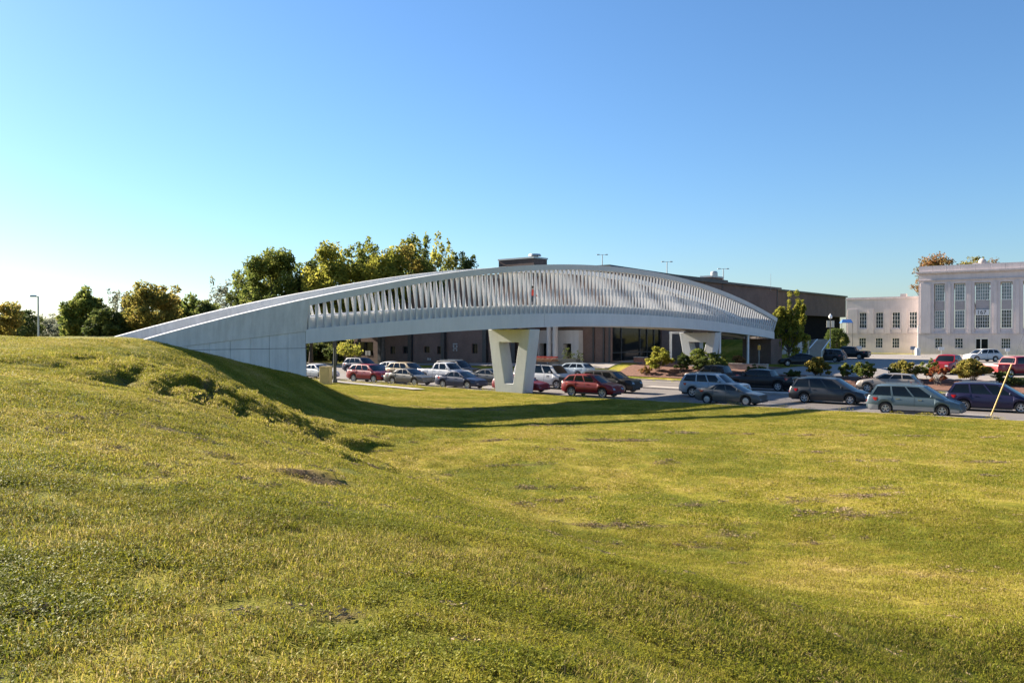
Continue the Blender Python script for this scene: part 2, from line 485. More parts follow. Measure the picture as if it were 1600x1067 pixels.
def axis(fine0, fine1, step, mid0, mid1, mstep, far):
    a = list(np.arange(fine0, fine1, step))
    lo = []
    p = fine0
    while p > mid0:
        p -= mstep; lo.append(p)
    k = mstep
    while p > -far:
        k *= 1.5; p -= k; lo.append(p)
    hi = []
    p = a[-1]
    while p < mid1:
        p += mstep; hi.append(p)
    k = mstep
    while p < far:
        k *= 1.5; p += k; hi.append(p)
    return np.array(lo[::-1] + a + hi)
def make_ground():
    xs = axis(-34, 30, .2, -120, 130, 1.6, 5200)
    ys = axis(1.5, 63, .2, -40, 175, 1.2, 5200)
    X, Y = np.meshgrid(xs, ys)
    Z = ground(X.ravel(), Y.ravel())
    V = np.stack([X.ravel(), Y.ravel(), Z], 1)
    nx, ny = len(xs), len(ys)
    i = np.arange((ny - 1) * (nx - 1))
    r, c = i // (nx - 1), i % (nx - 1)
    q = np.stack([r * nx + c, r * nx + c + 1, (r + 1) * nx + c + 1, (r + 1) * nx + c], 1)
    me = bpy.data.meshes.new('ground')
    me.vertices.add(len(V)); me.vertices.foreach_set('co', V.reshape(-1).astype(np.float32))
    me.loops.add(q.size); me.loops.foreach_set('vertex_index', q.reshape(-1).astype(np.int32))
    me.polygons.add(len(q))
    me.polygons.foreach_set('loop_start', np.arange(0, q.size, 4, dtype=np.int32))
    me.polygons.foreach_set('loop_total', np.full(len(q), 4, dtype=np.int32))
    me.update(calc_edges=True)
    me.shade_smooth()
    a = me.attributes.new('dirt', 'FLOAT', 'POINT')
    D = np.zeros(len(V))
    nr = (np.abs(V[:, 0]) < 40) & (V[:, 1] > 0) & (V[:, 1] < 65)
    D[nr] = dirt(V[nr, 0], V[nr, 1])
    a.data.foreach_set('value', D.astype(np.float32))
    o = bpy.data.objects.new('ground', me)
    COL.objects.link(o)
    o['kind'] = 'structure'
    return o

GRASS = dict(lush=(.15, .175, .018), fresh=(.29, .275, .026), olive=(.43, .335, .075), straw=(.55, .43, .19), soil=(.085, .052, .032))
def patch_field(t, p):
    """broad patches shared by the turf and the soil sheet under it: 0 lush .. 1 dry"""
    a = noise(t, .22, 4, .6, p, .6)
    b = noise(t, 1.3, 4, .65, p)
    n = t.nodes.new('ShaderNodeMath'); n.operation = 'MULTIPLY_ADD'
    t.links.new(b, n.inputs[0]); n.inputs[1].default_value = .55; t.links.new(a, n.inputs[2])
    # faint mowing streaks that run with the street
    du = t.nodes.new('ShaderNodeVectorMath'); du.operation = 'DOT_PRODUCT'
    t.links.new(p, du.inputs[0]); du.inputs[1].default_value = (DX * .07, DY * .07, 0)
    dv = t.nodes.new('ShaderNodeVectorMath'); dv.operation = 'DOT_PRODUCT'
    t.links.new(p, dv.inputs[0]); dv.inputs[1].default_value = (NX * .95, NY * .95, 0)
    cb = t.nodes.new('ShaderNodeCombineXYZ')
    t.links.new(du.outputs['Value'], cb.inputs[0]); t.links.new(dv.outputs['Value'], cb.inputs[1])
    k = t.nodes.new('ShaderNodeMath'); k.operation = 'MULTIPLY_ADD'
    t.links.new(noise(t, 1.0, 3, .6, cb.outputs[0]), k.inputs[0]); k.inputs[1].default_value = .42; t.links.new(n.outputs[0], k.inputs[2])
    # greener, darker turf near the camera, yellower further off
    sp = t.nodes.new('ShaderNodeSeparateXYZ'); t.links.new(p, sp.inputs[0])
    mo = t.nodes.new('ShaderNodeMapRange'); t.links.new(sp.outputs[1], mo.inputs[0])
    mo.inputs[1].default_value = 5; mo.inputs[2].default_value = 15; mo.inputs[3].default_value = .40; mo.inputs[4].default_value = .265
    n = t.nodes.new('ShaderNodeMath'); n.operation = 'SUBTRACT'
    t.links.new(k.outputs[0], n.inputs[0]); t.links.new(mo.outputs[0], n.inputs[1])
    m = t.nodes.new('ShaderNodeMapRange')
    t.links.new(n.outputs[0], m.inputs[0])
    m.inputs[1].default_value = .60; m.inputs[2].default_value = .98
    return m.outputs[0]
def ground_mat():
    m, t, b = new_mat('mown_turf_soil')
    p = wpos(t)
    f = patch_field(t, p)
    c = ramp(t, f, [(0, (.15, .165, .018)), (.45, (.31, .27, .038)), (.75, (.40, .32, .07)), (1, (.45, .335, .12))])
    c = mixc(t, c, ramp(t, noise(t, 7, 5, .75, p), [(.25, (.62, .60, .5)), (.65, (1.12, 1.12, 1))]), .9, 'MULTIPLY')
    c = mixc(t, c, ramp(t, noise(t, 45, 3, .7, p), [(.3, (.5, .5, .5)), (.7, (1.15, 1.15, 1.1))]), .8, 'MULTIPLY')
    at = t.nodes.new('ShaderNodeAttribute'); at.attribute_name = 'dirt'
    c = mixc(t, c, ramp(t, noise(t, 18, 4, .7, p), [(.3, (.055, .034, .022)), (.7, (.15, .095, .055))]), at.outputs['Fac'])
    t.links.new(c, b.inputs['Base Color'])
    b.inputs['Roughness'].default_value = 1
    b.inputs['Specular IOR Level'].default_value = .1
    bump(t, b, noise(t, 22, 5, .75, p), .9, .05)
    return m
M['turf'] = ground_mat()
land = make_ground()
land.data.materials.append(M['turf'])

# ------------------------------------------------------------------ street
def road_mat():
    m, t, b = new_mat('worn_grey_road')
    p = wpos(t)
    c = ramp(t, noise(t, .35, 5, .65, p), [(.3, (.165, .142, .128)), (.7, (.215, .187, .17))])
    d = t.nodes.new('ShaderNodeVectorMath'); d.operation = 'DOT_PRODUCT'
    t.links.new(p, d.inputs[0]); d.inputs[1].default_value = (NX, NY, 0)
    e = t.nodes.new('ShaderNodeVectorMath'); e.operation = 'DOT_PRODUCT'
    t.links.new(p, e.inputs[0]); e.inputs[1].default_value = (DX * .04, DY * .04, 0)
    cb = t.nodes.new('ShaderNodeCombineXYZ')
    t.links.new(d.outputs['Value'], cb.inputs[0]); t.links.new(e.outputs['Value'], cb.inputs[1])
    c = mixc(t, c, ramp(t, noise(t, .9, 4, .6, cb.outputs[0]), [(.35, (.74, .72, .71)), (.6, (1, 1, 1))]), .9, 'MULTIPLY')
    c = mixc(t, c, ramp(t, noise(t, 30, 2, .5, p), [(.3, (.8,) * 3), (.7, (1.05,) * 3)]), 1.0, 'MULTIPLY')
    t.links.new(c, b.inputs['Base Color'])
    b.inputs['Roughness'].default_value = .85
    bump(t, b, noise(t, 60, 3, .7, p), .25, .01)
    return m
M['road'] = road_mat()
ROADF = ((0, 0, 0), (DX, DY), (NX, NY))
def strip(u0, u1, v0, v1, dz, step=4.0, mb=None):
    mb = mb or MB(*ROADF)
    n = max(1, int(abs(u1 - u0) / step))
    us = np.linspace(u0, u1, n + 1)
    mb.grid([[(float(u), v0, float(road_z(u)) + dz) for u in us], [(float(u), v1, float(road_z(u)) + dz) for u in us]])
    return mb
def solid_strip(u0, u1, v0, v1, z0, z1, step=4.0, mb=None):
    mb = mb or MB(*ROADF)
    n = max(1, int(abs(u1 - u0) / step))
    rows = []
    for u in np.linspace(u0, u1, n + 1):
        r = float(road_z(u))
        rows.append([(float(u), v0, r + z0), (float(u), v0 + .02, r + z1), (float(u), v1 - .02, r + z1), (float(u), v1, r + z0)])
    mb.grid(rows)
    mb.quad(*rows[0]); mb.quad(*rows[-1][::-1])
    return mb
struct(strip(-260, 160, V_KERB - .3, V_FAR + .3, 0).build('road', M['road'], recalc=False))
struct(solid_strip(-260, 160, V_KERB - .18, V_KERB, -.2, .14).build('kerb', M['kerb']))
struct(strip(-260, 160, V_KERB, V_KERB + .42, .004).build('gutter', M['kerb'], recalc=False))
struct(solid_strip(-260, 160, V_FAR, V_FAR + .18, -.2, .14).build('kerb', M['kerb']))
struct(strip(-260, 160, V_FAR - .42, V_FAR, .004).build('gutter', M['kerb'], recalc=False))
struct(solid_strip(-34, 160, 63.3, 65.0, -.1, .15).build('median', M['kerb']))
mk = MB(*ROADF)
for k in range(70):
    u = -130 + k * 4.0
    if k % 3 == 0: strip(u, u + 3.0, 54.9, 55.02, .004, 3, mk)
    if k % 3 == 0: strip(u + 1.5, u + 4.5, 69.4, 69.52, .004, 3, mk)
    if u < -36 and k % 3 == 1: strip(u, u + 3.0, 61.3, 61.42, .004, 3, mk)
struct(mk.build('lane_marking', M['paint_line'], recalc=False))

# far side: planting strip, lot, drive and pavement follow the ground
def sheet(name, mat, u0, u1, v0, v1, dz, su=2.0, sv=1.5, fn=None):
    us = np.linspace(u0, u1, max(2, int(abs(u1 - u0) / su)))
    vs = np.linspace(v0, v1, max(2, int(abs(v1 - v0) / sv)))
    mb = MB()
    rows = []
    for v in vs:
        x = us * DX + v * NX
        y = us * DY + v * NY
        z = ground(x, y, False) + dz
        rows.append([(float(a), float(b), float(c)) for a, b, c in zip(x, y, z)])
    mb.grid(rows)
    return struct(mb.build(name, mat, recalc=False, smooth=40))
sheet('parking_lot', M['lot'], -30, 70, 78.6, 157, .05, 2.0, 1.2)
sheet('parking_lot', M['lot'], -45, -30.02, 134, 154.5, .045, 2.0, 1.2)
sheet('parking_lot', M['lot'], -36, -30.02, 112, 133.98, .045, 2.0, 1.2)
sheet('mulch_bed', M['mulch'], -44, -30.1, 75.2, 88, .07, 1, .5)
sheet('mulch_bed', M['mulch'], -30, 60, 73.95, 78.5, .07, 1, .5)
sheet('driveway', M['lot'], -110, -46, 77.6, 80.8, .06, 2, 1)
sheet('forecourt', M['path'], -60, -44.2, 81.9, 90, .075, 1, .7)
fp = MB()
pts = [(-17.5, 76.2), (-15.6, 73.9), (-13, 70.6), (-10.6, 67.7), (-8.3, 65.4), (-7.2, 64.2)]
rows = [[], []]
for x, y in pts:
    rows[0].append((x - .45, y - .3, gz(x, y) + .09)); rows[1].append((x + .45, y + .3, gz(x, y) + .09))
fp.grid(rows)
struct(fp.build('footpath', M['path'], recalc=False))

# lot markings
mk = MB()
for k in range(11):
    x0, y0 = on_v(1330 + k * 27, 141)
    q = []
    for (a, b) in ((-.05, 0), (.05, 0), (.05, 5.2), (-.05, 5.2)):
        x, y = x0 + DX * a + NX * b, y0 + DY * a + NY * b
        q.append((x, y, gz(x, y) + .075))
    mk.quad(*q)
struct(mk.build('bay_marking', M['paint_line'], recalc=False))
# ------------------------------------------------------------------ footbridge
BY0 = 39.8
BO = (.84 * BY0 - 51.0, BY0, 0)
BF = (BO, (BX, BY), (WX, WY))          # local frame: t along, w towards the near side, z
def bY(t): return BY0 + BY * t
def par(Y, top, drop): return top - drop * ((Y - 72.1) / 25.4) ** 2
def z_top(t):
    Y = bY(t)
    return par(Y, 10.45, 3.85) + .26 * float(np.clip((50 - Y) / 10, 0, 1))
def z_bot(t): return par(bY(t), 5.37, 1.22)
def z_gir(t): return par(bY(t), 6.45, 1.5)
def z_deck(t): return z_gir(t) + .42
T0, TS, TE = -1.2, 9.14, 75.5
DW = -4.15                              # far girder face
bridge = thing('footbridge', 'long white arched footbridge with slatted sides crossing the busy street', 'footbridge', (BO[0], BO[1], 0))
def sweep(prof, t0, t1, n):
    mb = MB(*BF)
    rows = [[(t, w, z) for (w, z) in prof(t)] for t in np.linspace(t0, t1, n + 1)]
    rows = [[tuple(map(float, p)) for p in r] for r in rows]
    mb.grid(rows, close=True)
    mb.quad(*rows[0]); mb.quad(*rows[-1][::-1])
    return mb
for near in (1, 0):
    sg = 1 if near else -1
    off = 0 if near else DW
    ww = lambda w: off + sg * w
    # fascia girder, in five cast lengths with fine joints
    cuts = [TS, 31.2, 47, 61, TE]
    for a, b in zip(cuts[:-1], cuts[1:]):
        sweep(lambda t: [(ww(0), z_gir(t)), (ww(0), z_bot(t)), (ww(-.5), z_bot(t)), (ww(-.5), z_gir(t))], a + .015, b - .015, 14).build('girder', M['bridge'], bridge)
    # curb wall behind the fins
    sweep(lambda t: [(ww(-.27), z_gir(t) - .02), (ww(-.24), z_gir(t) + .66), (ww(-.46), z_gir(t) + .66), (ww(-.46), z_gir(t) - .02)], TS, TE, 50).build('curb_wall', M['bridge'], bridge)
    # top rail
    sweep(lambda t: [(ww(.38), z_top(t)), (ww(.30), z_top(t) - .42), (ww(-.12), z_top(t) - .42), (ww(-.06), z_top(t))], TS, TE, 50).build('top_rail', M['bridge'], bridge)
    # solid parapet of the ramp
    def zlow(t): return min(4.12 + (t - 2.1) * .105, z_top(t) - .12) if t > -.5 else z_top(t) - .14
    sweep(lambda t: [(ww(.0 + .38 * np.clip((t + 1.2) / 10, 0, 1)), z_top(t)), (ww(.05), zlow(t)), (ww(-.38), zlow(t)), (ww(-.06 - .2 * np.clip((9 - t) / 9, 0, 1)), z_top(t))], T0, TS, 14).build('parapet_wall', M['bridge_panel'], bridge)
    # core of the abutment behind its facing panels
    sweep(lambda t: [(ww(-.045), zlow(t) - .005), (ww(-.045), -.3), (ww(-.6), -.3), (ww(-.6), zlow(t) - .005)], T0, TS + .1, 8).build('abutment_core', M['joint'], bridge)
    js = [-1.2, .8, 2.05, 3.23, 4.43, 5.64, 6.78, 7.97, 9.14]
    for a, b in zip(js[:-1], js[1:]):
        for row in (0, 1):
            mb = MB(*BF)
            g = .009
            za, zb_ = zlow(a) - .012, zlow(b) - .012
            lo = 3.915 if row == 0 else -.2
            if row == 0:
                if zb_ < lo + .05: continue
                la, lb = min(lo, za - .02), lo
                q = [(a + g, la), (b - g, lb), (b - g, zb_), (a + g, max(za, la + .01))]
            else:
                ta, tb = min(3.89, za), min(3.89, zb_)
                q = [(a + g, lo), (b - g + (.18 if b == 9.14 else 0), lo), (b - g, tb), (a + g, ta)]
            fr = [(t, ww(0.0), z) for t, z in q]
            bk = [(t, ww(-.05), z) for t, z in q]
            mb.add(fr + bk, [[0, 1, 2, 3], [7, 6, 5, 4], [0, 4, 5, 1], [1, 5, 6, 2], [2, 6, 7, 3], [3, 7, 4, 0]])
            mb.build('wall_panel', M['bridge_panel'], bridge)
    # fins, square to the curve and leaning outwards
    n = 119
    for k in range(n):
        t = TS + .28 + k * (TE - TS - .5) / (n - 1)
        sl = (z_top(t + .1) - z_top(t - .1)) / .2 * .8
        h = z_top(t) - .41 - z_gir(t)
        z0, z1 = z_gir(t) - .005, z_gir(t) + h
        dt = -sl * h * .9
        mb = MB(*BF)
        hw0, hw1 = .055, .045
        lo = [(t - hw0, ww(-.02), z0), (t + hw0, ww(-.02), z0), (t + hw0, ww(-.17), z0), (t - hw0, ww(-.17), z0)]
        hi = [(t + dt - hw1, ww(.26), z1), (t + dt + hw1, ww(.26), z1), (t + dt + hw1, ww(.10), z1), (t + dt - hw1, ww(.10), z1)]
        mb.add(lo + hi, [[0, 3, 2, 1], [4, 5, 6, 7], [0, 1, 5, 4], [1, 2, 6, 5], [2, 3, 7, 6], [3, 0, 4, 7]])
        mb.build('fin', M['fin'], bridge, recalc=True)
# deck
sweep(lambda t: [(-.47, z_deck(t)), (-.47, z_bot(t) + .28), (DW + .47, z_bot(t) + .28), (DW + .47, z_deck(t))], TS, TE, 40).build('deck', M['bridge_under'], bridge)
sweep(lambda t: [(-.40, max(4.36, z_deck(t) - .6 * float(np.clip((TS - t) / 9, 0, 1)))), (-.40, 2), (DW + .40, 2), (DW + .40, max(4.36, z_deck(t) - .6 * float(np.clip((TS - t) / 9, 0, 1))))], T0 - 5, TS, 12).build('ramp', M['path'], bridge)
mb = MB(*BF); mb.box(TS - .3, TS + .085, DW + .61, -.61, -.3, float(z_bot(TS)) + .3); mb.build('abutment_face', M['bridge_panel'], bridge)
# right-hand abutment under the far end
mb = MB(*BF); mb.box(TE - .3, TE + 3.0, DW + .3, -.3, .4, float(z_bot(TE)) - .01); mb.build('end_block', M['brick'], bridge)

def pier(t, zb, label, zt):
    p = thing('bridge_pier', label, 'bridge pier', MB(*BF).P((t, DW / 2, zb)), group='tapering piers under the footbridge')
    mb = MB(*BF)
    T1, T2 = t, t + 1.25
    top, bot = (.02, DW - .05), (-.72, DW + .75)
    def ring(w0t, w1t, w0b, w1b, z1, z0, e):
        lean = .0
        return [(e, w0b, z0), (e, w1b, z0), (e, w1t, z1), (e, w0t, z1)]
    h0, h1 = zb + .85, zt - 1.0
    def wl(w_top, w_bot, z): return w_bot + (w_top - w_bot) * (z - zb) / (zt - zb)
    hw_t, hw_b = 1.0, .42
    c = DW / 2
    for e, fl in ((T1, 0), (T2, 1)):
        o = ring(top[0], top[1], bot[0], bot[1], zt, zb, e)
        i = [(e, c + hw_b, h0), (e, c - hw_b, h0), (e, c - hw_t, h1), (e, c + hw_t, h1)]
        mb.add(o + i, [[0, 1, 5, 4], [1, 2, 6, 5], [2, 3, 7, 6], [3, 0, 4, 7]])
    a, b = MB(), 0
    o1 = ring(top[0], top[1], bot[0], bot[1], zt, zb, T1); o2 = ring(top[0], top[1], bot[0], bot[1], zt, zb, T2)
    mb.add(o1 + o2, [[0, 1, 5, 4], [1, 2, 6, 5], [2, 3, 7, 6], [3, 0, 4, 7]])
    i1 = [(T1, c + hw_b, h0), (T1, c - hw_b, h0), (T1, c - hw_t, h1), (T1, c + hw_t, h1)]
    i2 = [(T2, *q[1:]) for q in i1]
    mb.add(i1 + i2, [[0, 4, 5, 1], [1, 5, 6, 2], [2, 6, 7, 3], [3, 7, 4, 0]])
    bm_o = mb.build('shaft', M['pier'], p, recalc=False)
    bm = bmesh.new(); bm.from_mesh(bm_o.data)
    bmesh.ops.remove_doubles(bm, verts=bm.verts, dist=.001)
    bmesh.ops.recalc_face_normals(bm, faces=bm.faces)
    bmesh.ops.bevel(bm, geom=[e for e in bm.edges if e.calc_face_angle(0) > .6], offset=.035, segments=1, affect='EDGES')
    bm.to_mesh(bm_o.data); bm.free()
    for w in (-.7, DW + .7):
        mb = MB(*BF); mb.box(T1 + .25, T2 - .25, w - .3, w + .3, zt, zt + .09); mb.build('bearing', M['metal_dark'], p)
    return p
t1 = (62.3 - BY0) / BY
t2 = (85.9 - BY0) / BY
pier(t1, .05, 'near white concrete pier with a tapering slot on the grass by the kerb', float(z_bot(t1 + .6)) - .14)
pier(t2, .7, 'far white concrete pier rising out of the shrubs across the street', float(z_bot(t2 + .6)) - .14)
for px, dw, nm in ((1128, -.25, 'left'), (1172, -.25, 'right')):
    m = (px - 800) / F
    Y = 51.0 / (.84 - m)
    x, y = m * Y - WX * .25, Y - WY * .25
    t = (y - BO[1]) / BY
    g = gz(x, y)
    p = thing('support_post', 'slim white post under the bridge end ' + ('nearer the far pier' if nm == 'left' else 'beside the amber sign'), 'post', (x, y, g), group='slim white posts under the bridge end')
    mb = MB(); mb.cyl((x, y, g - .2), (x, y, float(z_bot(t)) - .07), .135, n=14); mb.build('shaft', M['steel_white'], p, smooth=50)
    mb = MB(); mb.cyl((x, y, float(z_bot(t)) - .07), (x, y, float(z_bot(t)) - .003), .2, n=14); mb.build('cap_plate', M['steel_white'], p, smooth=50)
# white steel portal seen left of the far pier
x0, y0 = at_y(1048, 92); x1, y1 = at_y(1093, 95)
g = gz(x0, y0)
p = thing('white_portal', 'white square steel portal frame standing behind the far bridge pier', 'steel frame', (x0, y0, g))
zt = z_at(521.5, 92)
mb = MB((x0, y0, 0), (.82, -.2), (.2, .82))
mb.box(-.16, .16, -.16, .16, g - .2, zt); mb.build('post', M['steel_white'], p)
mb = MB((x0, y0, 0), (.998, .06), (-.06, .998))
mb.box(3.3, 3.62, -.16, .16, g - .2, zt - .002); mb.build('post', M['steel_white'], p)
mb = MB((x0, y0, 0), (.998, .06), (-.06, .998))
mb.box(-.16, 3.62, -.14, .14, zt, zt + .26); mb.build('lintel', M['steel_white'], p)

# ------------------------------------------------------------------ walls with openings
def holed(mb, u0, u1, z0, z1, holes, y=0, depth=.25, flip=1):
    us = sorted({u0, u1, *[h[0] for h in holes], *[h[1] for h in holes]})
    zs = sorted({z0, z1, *[h[2] for h in holes], *[h[3] for h in holes]})
    us = [u for u in us if u0 <= u <= u1]; zs = [z for z in zs if z0 <= z <= z1]
    for a, b in zip(us[:-1], us[1:]):
        for c, d in zip(zs[:-1], zs[1:]):
            cu, cz = (a + b) / 2, (c + d) / 2
            if any(h[0] < cu < h[1] and h[2] < cz < h[3] for h in holes): continue
            mb.quad((a, y, c), (b, y, c), (b, y, d), (a, y, d))
    for (a, b, c, d) in holes:
        q = y + depth * flip
        mb.quad((a, y, c), (a, q, c), (a, q, d), (a, y, d))
        mb.quad((b, y, c), (b, y, d), (b, q, d), (b, q, c))
        mb.quad((a, y, d), (a, q, d), (b, q, d), (b, y, d))
        mb.quad((a, y, c), (b, y, c), (b, q, c), (a, q, c))
def window(fr, parent, u0, u1, z0, z1, y, cols, rows, pane='pane', mat='steel_white', bar=.05):
    mb = MB(*fr)
    for k in range(cols + 1):
        u = u0 + (u1 - u0) * k / cols
        b = bar * (1.5 if k in (0, cols) else .62)
        mb.box(max(u0, u - b), min(u1, u + b), y - .05, y + .03, z0, z1)
    for k in range(rows + 1):
        z = z0 + (z1 - z0) * k / rows
        b = bar * (1.5 if k in (0, rows) else .62)
        mb.box(u0 + .004, u1 - .004, y - .046, y + .028, max(z0 + .003, z - b), min(z1 - .003, z + b))
    w = mb.build('window', M[mat], parent)
    mb = MB(*fr); mb.quad((u0, y, z0), (u1, y, z0), (u1, y, z1), (u0, y, z1)); mb.build('pane', M[pane], w)
    return w

# ------------------------------------------------------------------ pale stone building
V0 = 159.7
bx0, by0 = on_v(1435, V0)
SF = ((bx0, by0, 0), (DX, DY), (NX, NY))
def su(px, v=V0):
    x, y = on_v(px, v)
    return DX * (x - bx0) + DY * (y - by0)
stone = thing('stone_building', 'pale limestone public building with tall pilasters, gridded windows and a 167 sign', 'building', (bx0, by0, 1.0))
rng = random.Random(5)
UE = su(1535) * 2
wins = [(1460.2, 1474.8), (1491.3, 1506.7), (1523.6, 1545.7), (1564.1, 1580.2), (1599.4, 1616)]
U = [(su(a), su(b)) for a, b in wins]
low = [(su(1460.7), su(1472.6)), (su(1491.8), su(1504.6)), (su(1523.8), su(1544.8)), (su(1564.3), su(1579)), (su(1600), su(1614))]
GB = .6
mb = MB(*SF)
holes = []
for k, (a, b) in enumerate(low):
    holes.append((a, b, 1.15 if k == 2 else 2.27, 4.0 if k != 2 else 4.05))
holed(mb, 0, UE, GB, 4.66, holes, 0, .28)
mb.quad((0, 0, GB), (0, 22, GB), (0, 22, 4.66), (0, 0, 4.66)); mb.quad((UE, 0, GB), (UE, 22, GB), (UE, 22, 4.66), (UE, 0, 4.66))
mb.build('base_storey', M['stone'], stone, recalc=False)
mb = MB(*SF); mb.box(-.08, UE + .08, -.08, 22, 4.66, 4.84); mb.build('belt_course', M['stone_trim'], stone)
mb = MB(*SF)
holes = [(a - .12, b + .12, 5.05, 13.45) for a, b in U]
holed(mb, .0, UE, 4.84, 14.0, holes, 0, .55)
mb.quad((0, 0, 4.84), (0, 22, 4.84), (0, 22, 14.0), (0, 0, 14.0)); mb.quad((UE, 0, 4.84), (UE, 22, 4.84), (UE, 22, 14), (UE, 0, 14))
mb.build('upper_wall', M['stone'], stone, recalc=False)
# shallow pilasters between the bays, a little proud of the wall
edges = [0.35] + [x for a, b in U for x in (a - .62, b + .62)] + [UE - .35]
for a, b in zip(edges[0::2], edges[1::2]):
    mb = MB(*SF); mb.box(a, b, -.14, -.002, 4.845, 13.6); mb.build('pilaster', M['stone'], stone)
mb = MB(*SF); mb.box(-.06, UE + .06, -.2, 21, 14.0, 14.14); mb.build('frieze_moulding', M['stone_trim'], stone)
mb = MB(*SF); mb.box(.0, UE, .0, 22, 14.14, 15.15); mb.build('frieze', M['stone'], stone)
mb = MB(*SF)
mb.box(-.22, UE + .22, -.25, 22.2, 15.15, 15.32); mb.box(-.42, UE + .42, -.46, 22.4, 15.323, 15.62)
mb.build('cornice', M['stone_trim'], stone)
# parapet, in blocks
nb = 9
for k in range(nb):
    a, b = UE * k / nb, UE * (k + 1) / nb
    mb = MB(*SF); mb.box(a + .012, b - .012, .1, .8, 15.62, 16.62 + .01 * (k % 2)); mb.build('parapet_block', M['stone'], stone)
mb = MB(*SF); mb.box(.1, UE - .1, .82, 22, 15.62, 15.75); mb.build('roof', M['roofing'], stone)
for k, (a, b) in enumerate(U):
    cols = 6 if k == 2 else 4
    window(SF, stone, a, b, 10.5, 13.35, .38, cols, 5, 'pane_blind')
    mb = MB(*SF); mb.box(a, b, .30, .54, 8.82, 10.47); mb.build('spandrel_panel', M['spandrel'], stone)
    window(SF, stone, a, b, 5.76, 8.78, .38, cols, 5, 'pane_blind' if k in (0, 1) else 'pane')
    mb = MB(*SF); mb.box(a - .1, b + .1, .18, .54, 5.06, 5.7); mb.build('apron_panel', M['stone'], stone)
    if k != 2: window(SF, stone, low[k][0], low[k][1], 2.27, 4.0, .2, 4 if k > 2 else 3, 3, 'pane')
a, b = low[2]
mb = MB(*SF)
for q0, q1 in ((a, a + .12), (a + (b - a) * .38, a + (b - a) * .46), (b - .12, b)):
    mb.box(q0, q1, .08, .2, 1.0, 4.05)
mb.box(a + .12, b - .12, .085, .195, 3.86, 4.05)
mb.box(a + .12, a + (b - a) * .38, .09, .19, 2.0, 2.12)
dr = mb.build('door', M['steel_white'], stone)
mb = MB(*SF); mb.quad((a, .16, 1.0), (b, .16, 1.0), (b, .16, 4.05), (a, .16, 4.05)); mb.build('pane', M['glass'], dr)
mb = MB(*SF); mb.box(U[2][0] + .05, U[2][1] - .05, .05, .1, 7.88, 8.86); sg = mb.build('number_banner', M['sign_white'], stone)
def text(body, parent, loc, size, ex, mat, name='lettering', align='CENTER', depth=.012):
    cu = bpy.data.curves.new(name, 'FONT')
    cu.body = body; cu.size = size; cu.align_x = align; cu.align_y = 'CENTER'; cu.extrude = depth
    o = bpy.data.objects.new('tmp', cu)
    COL.objects.link(o)
    bpy.context.view_layer.update()
    me = bpy.data.meshes.new_from_object(o.evaluated_get(bpy.context.evaluated_depsgraph_get()))
    bpy.data.objects.remove(o)
    t = bpy.data.objects.new(name, me)
    me.materials.clear(); me.materials.append(mat)
    COL.objects.link(t)
    q, bs = parent, Vector()
    while q is not None:
        bs += q.location; q = q.parent
    t.parent = parent
    t.location = Vector(loc) - bs
    t.rotation_euler = (R(90), 0, math.atan2(ex[1], ex[0]))
    return t
c = (U[2][0] + U[2][1]) / 2
P = MB(*SF).P((c - .1, .035, 8.36))
text('167', sg, P, .95, (DX, DY), M['ink'])
# scroll ornament on the parapet
uo = su(1534)
mb = MB(*SF); mb.ball((uo, .45, 16.9), .62, .3, .62); mb.box(uo - 1.6, uo + 1.6, .2, .7, 16.6, 16.82, .3, .05); mb.build('parapet_ornament', M['stone_trim'], stone, smooth=50)
# wing
VW = 3.3
W0 = su(1322, V0 + VW)
mb = MB(*SF)
upx = [(1342.4, 1353.8), (1368, 1379.7), (1393.8, 1406), (1420.4, 1432.6)]
lpx = [(1342, 1353), (1367.7, 1379), (1393.6, 1405)]
uw = [(su(a, V0 + VW), su(b, V0 + VW)) for a, b in upx]
lw = [(su(a, V0 + VW), su(b, V0 + VW)) for a, b in lpx]
uw[3] = (uw[3][0], min(uw[3][1], -.35))
holes = [(a, b, 5.8, 8.7) for a, b in uw] + [(a, b, 2.15, 3.98) for a, b in lw]
holed(mb, W0, -.002, GB, 11.1, holes, VW, .28)
mb.quad((W0, VW, GB), (W0, VW + 16, GB), (W0, VW + 16, 11.1), (W0, VW, 11.1))
wing = mb.build('wing_wall', M['stone'], stone, recalc=False)
for (a, b) in uw:
    window(SF, stone, a, b, 5.8, 8.7, VW + .18, 3, 4, 'pane')
    mb = MB(*SF); mb.box(a - .12, b + .12, VW - .07, VW - .002, 4.95, 5.6); mb.build('apron_panel', M['stone'], stone)
for (a, b) in lw: window(SF, stone, a, b, 2.15, 3.98, VW + .18, 3, 3, 'pane')
mb = MB(*SF); mb.box(W0 - .06, -.004, VW - .07, VW - .002, 4.66, 4.84); mb.build('belt_course', M['stone_trim'], stone)
e2 = [W0 + .3] + [x for a, b in uw for x in (a - .35, b + .35)]
for a, b in zip(e2[0::2], e2[1::2]):
    mb = MB(*SF); mb.box(a, b, VW - .09, VW - .003, 4.845, 9.4); mb.build('pilaster', M['stone'], stone)
mb = MB(*SF); mb.box(W0 - .1, -.004, VW - .12, VW + 16, 11.1, 11.28); mb.box(W0, -.006, VW, VW + .6, 11.28, 11.55); mb.build('coping', M['stone_trim'], stone)
mb = MB(*SF); mb.box(W0 + .1, -.01, VW + .62, VW + 16, 11.28, 11.36); mb.build('roof', M['roofing'], stone)
mb = MB(*SF); ua = su(1411, V0 + 6); mb.box(ua - .5, ua + .5, 6, 7, 11.36, 12.15); mb.build('roof_vent', M['stone_trim'], stone)

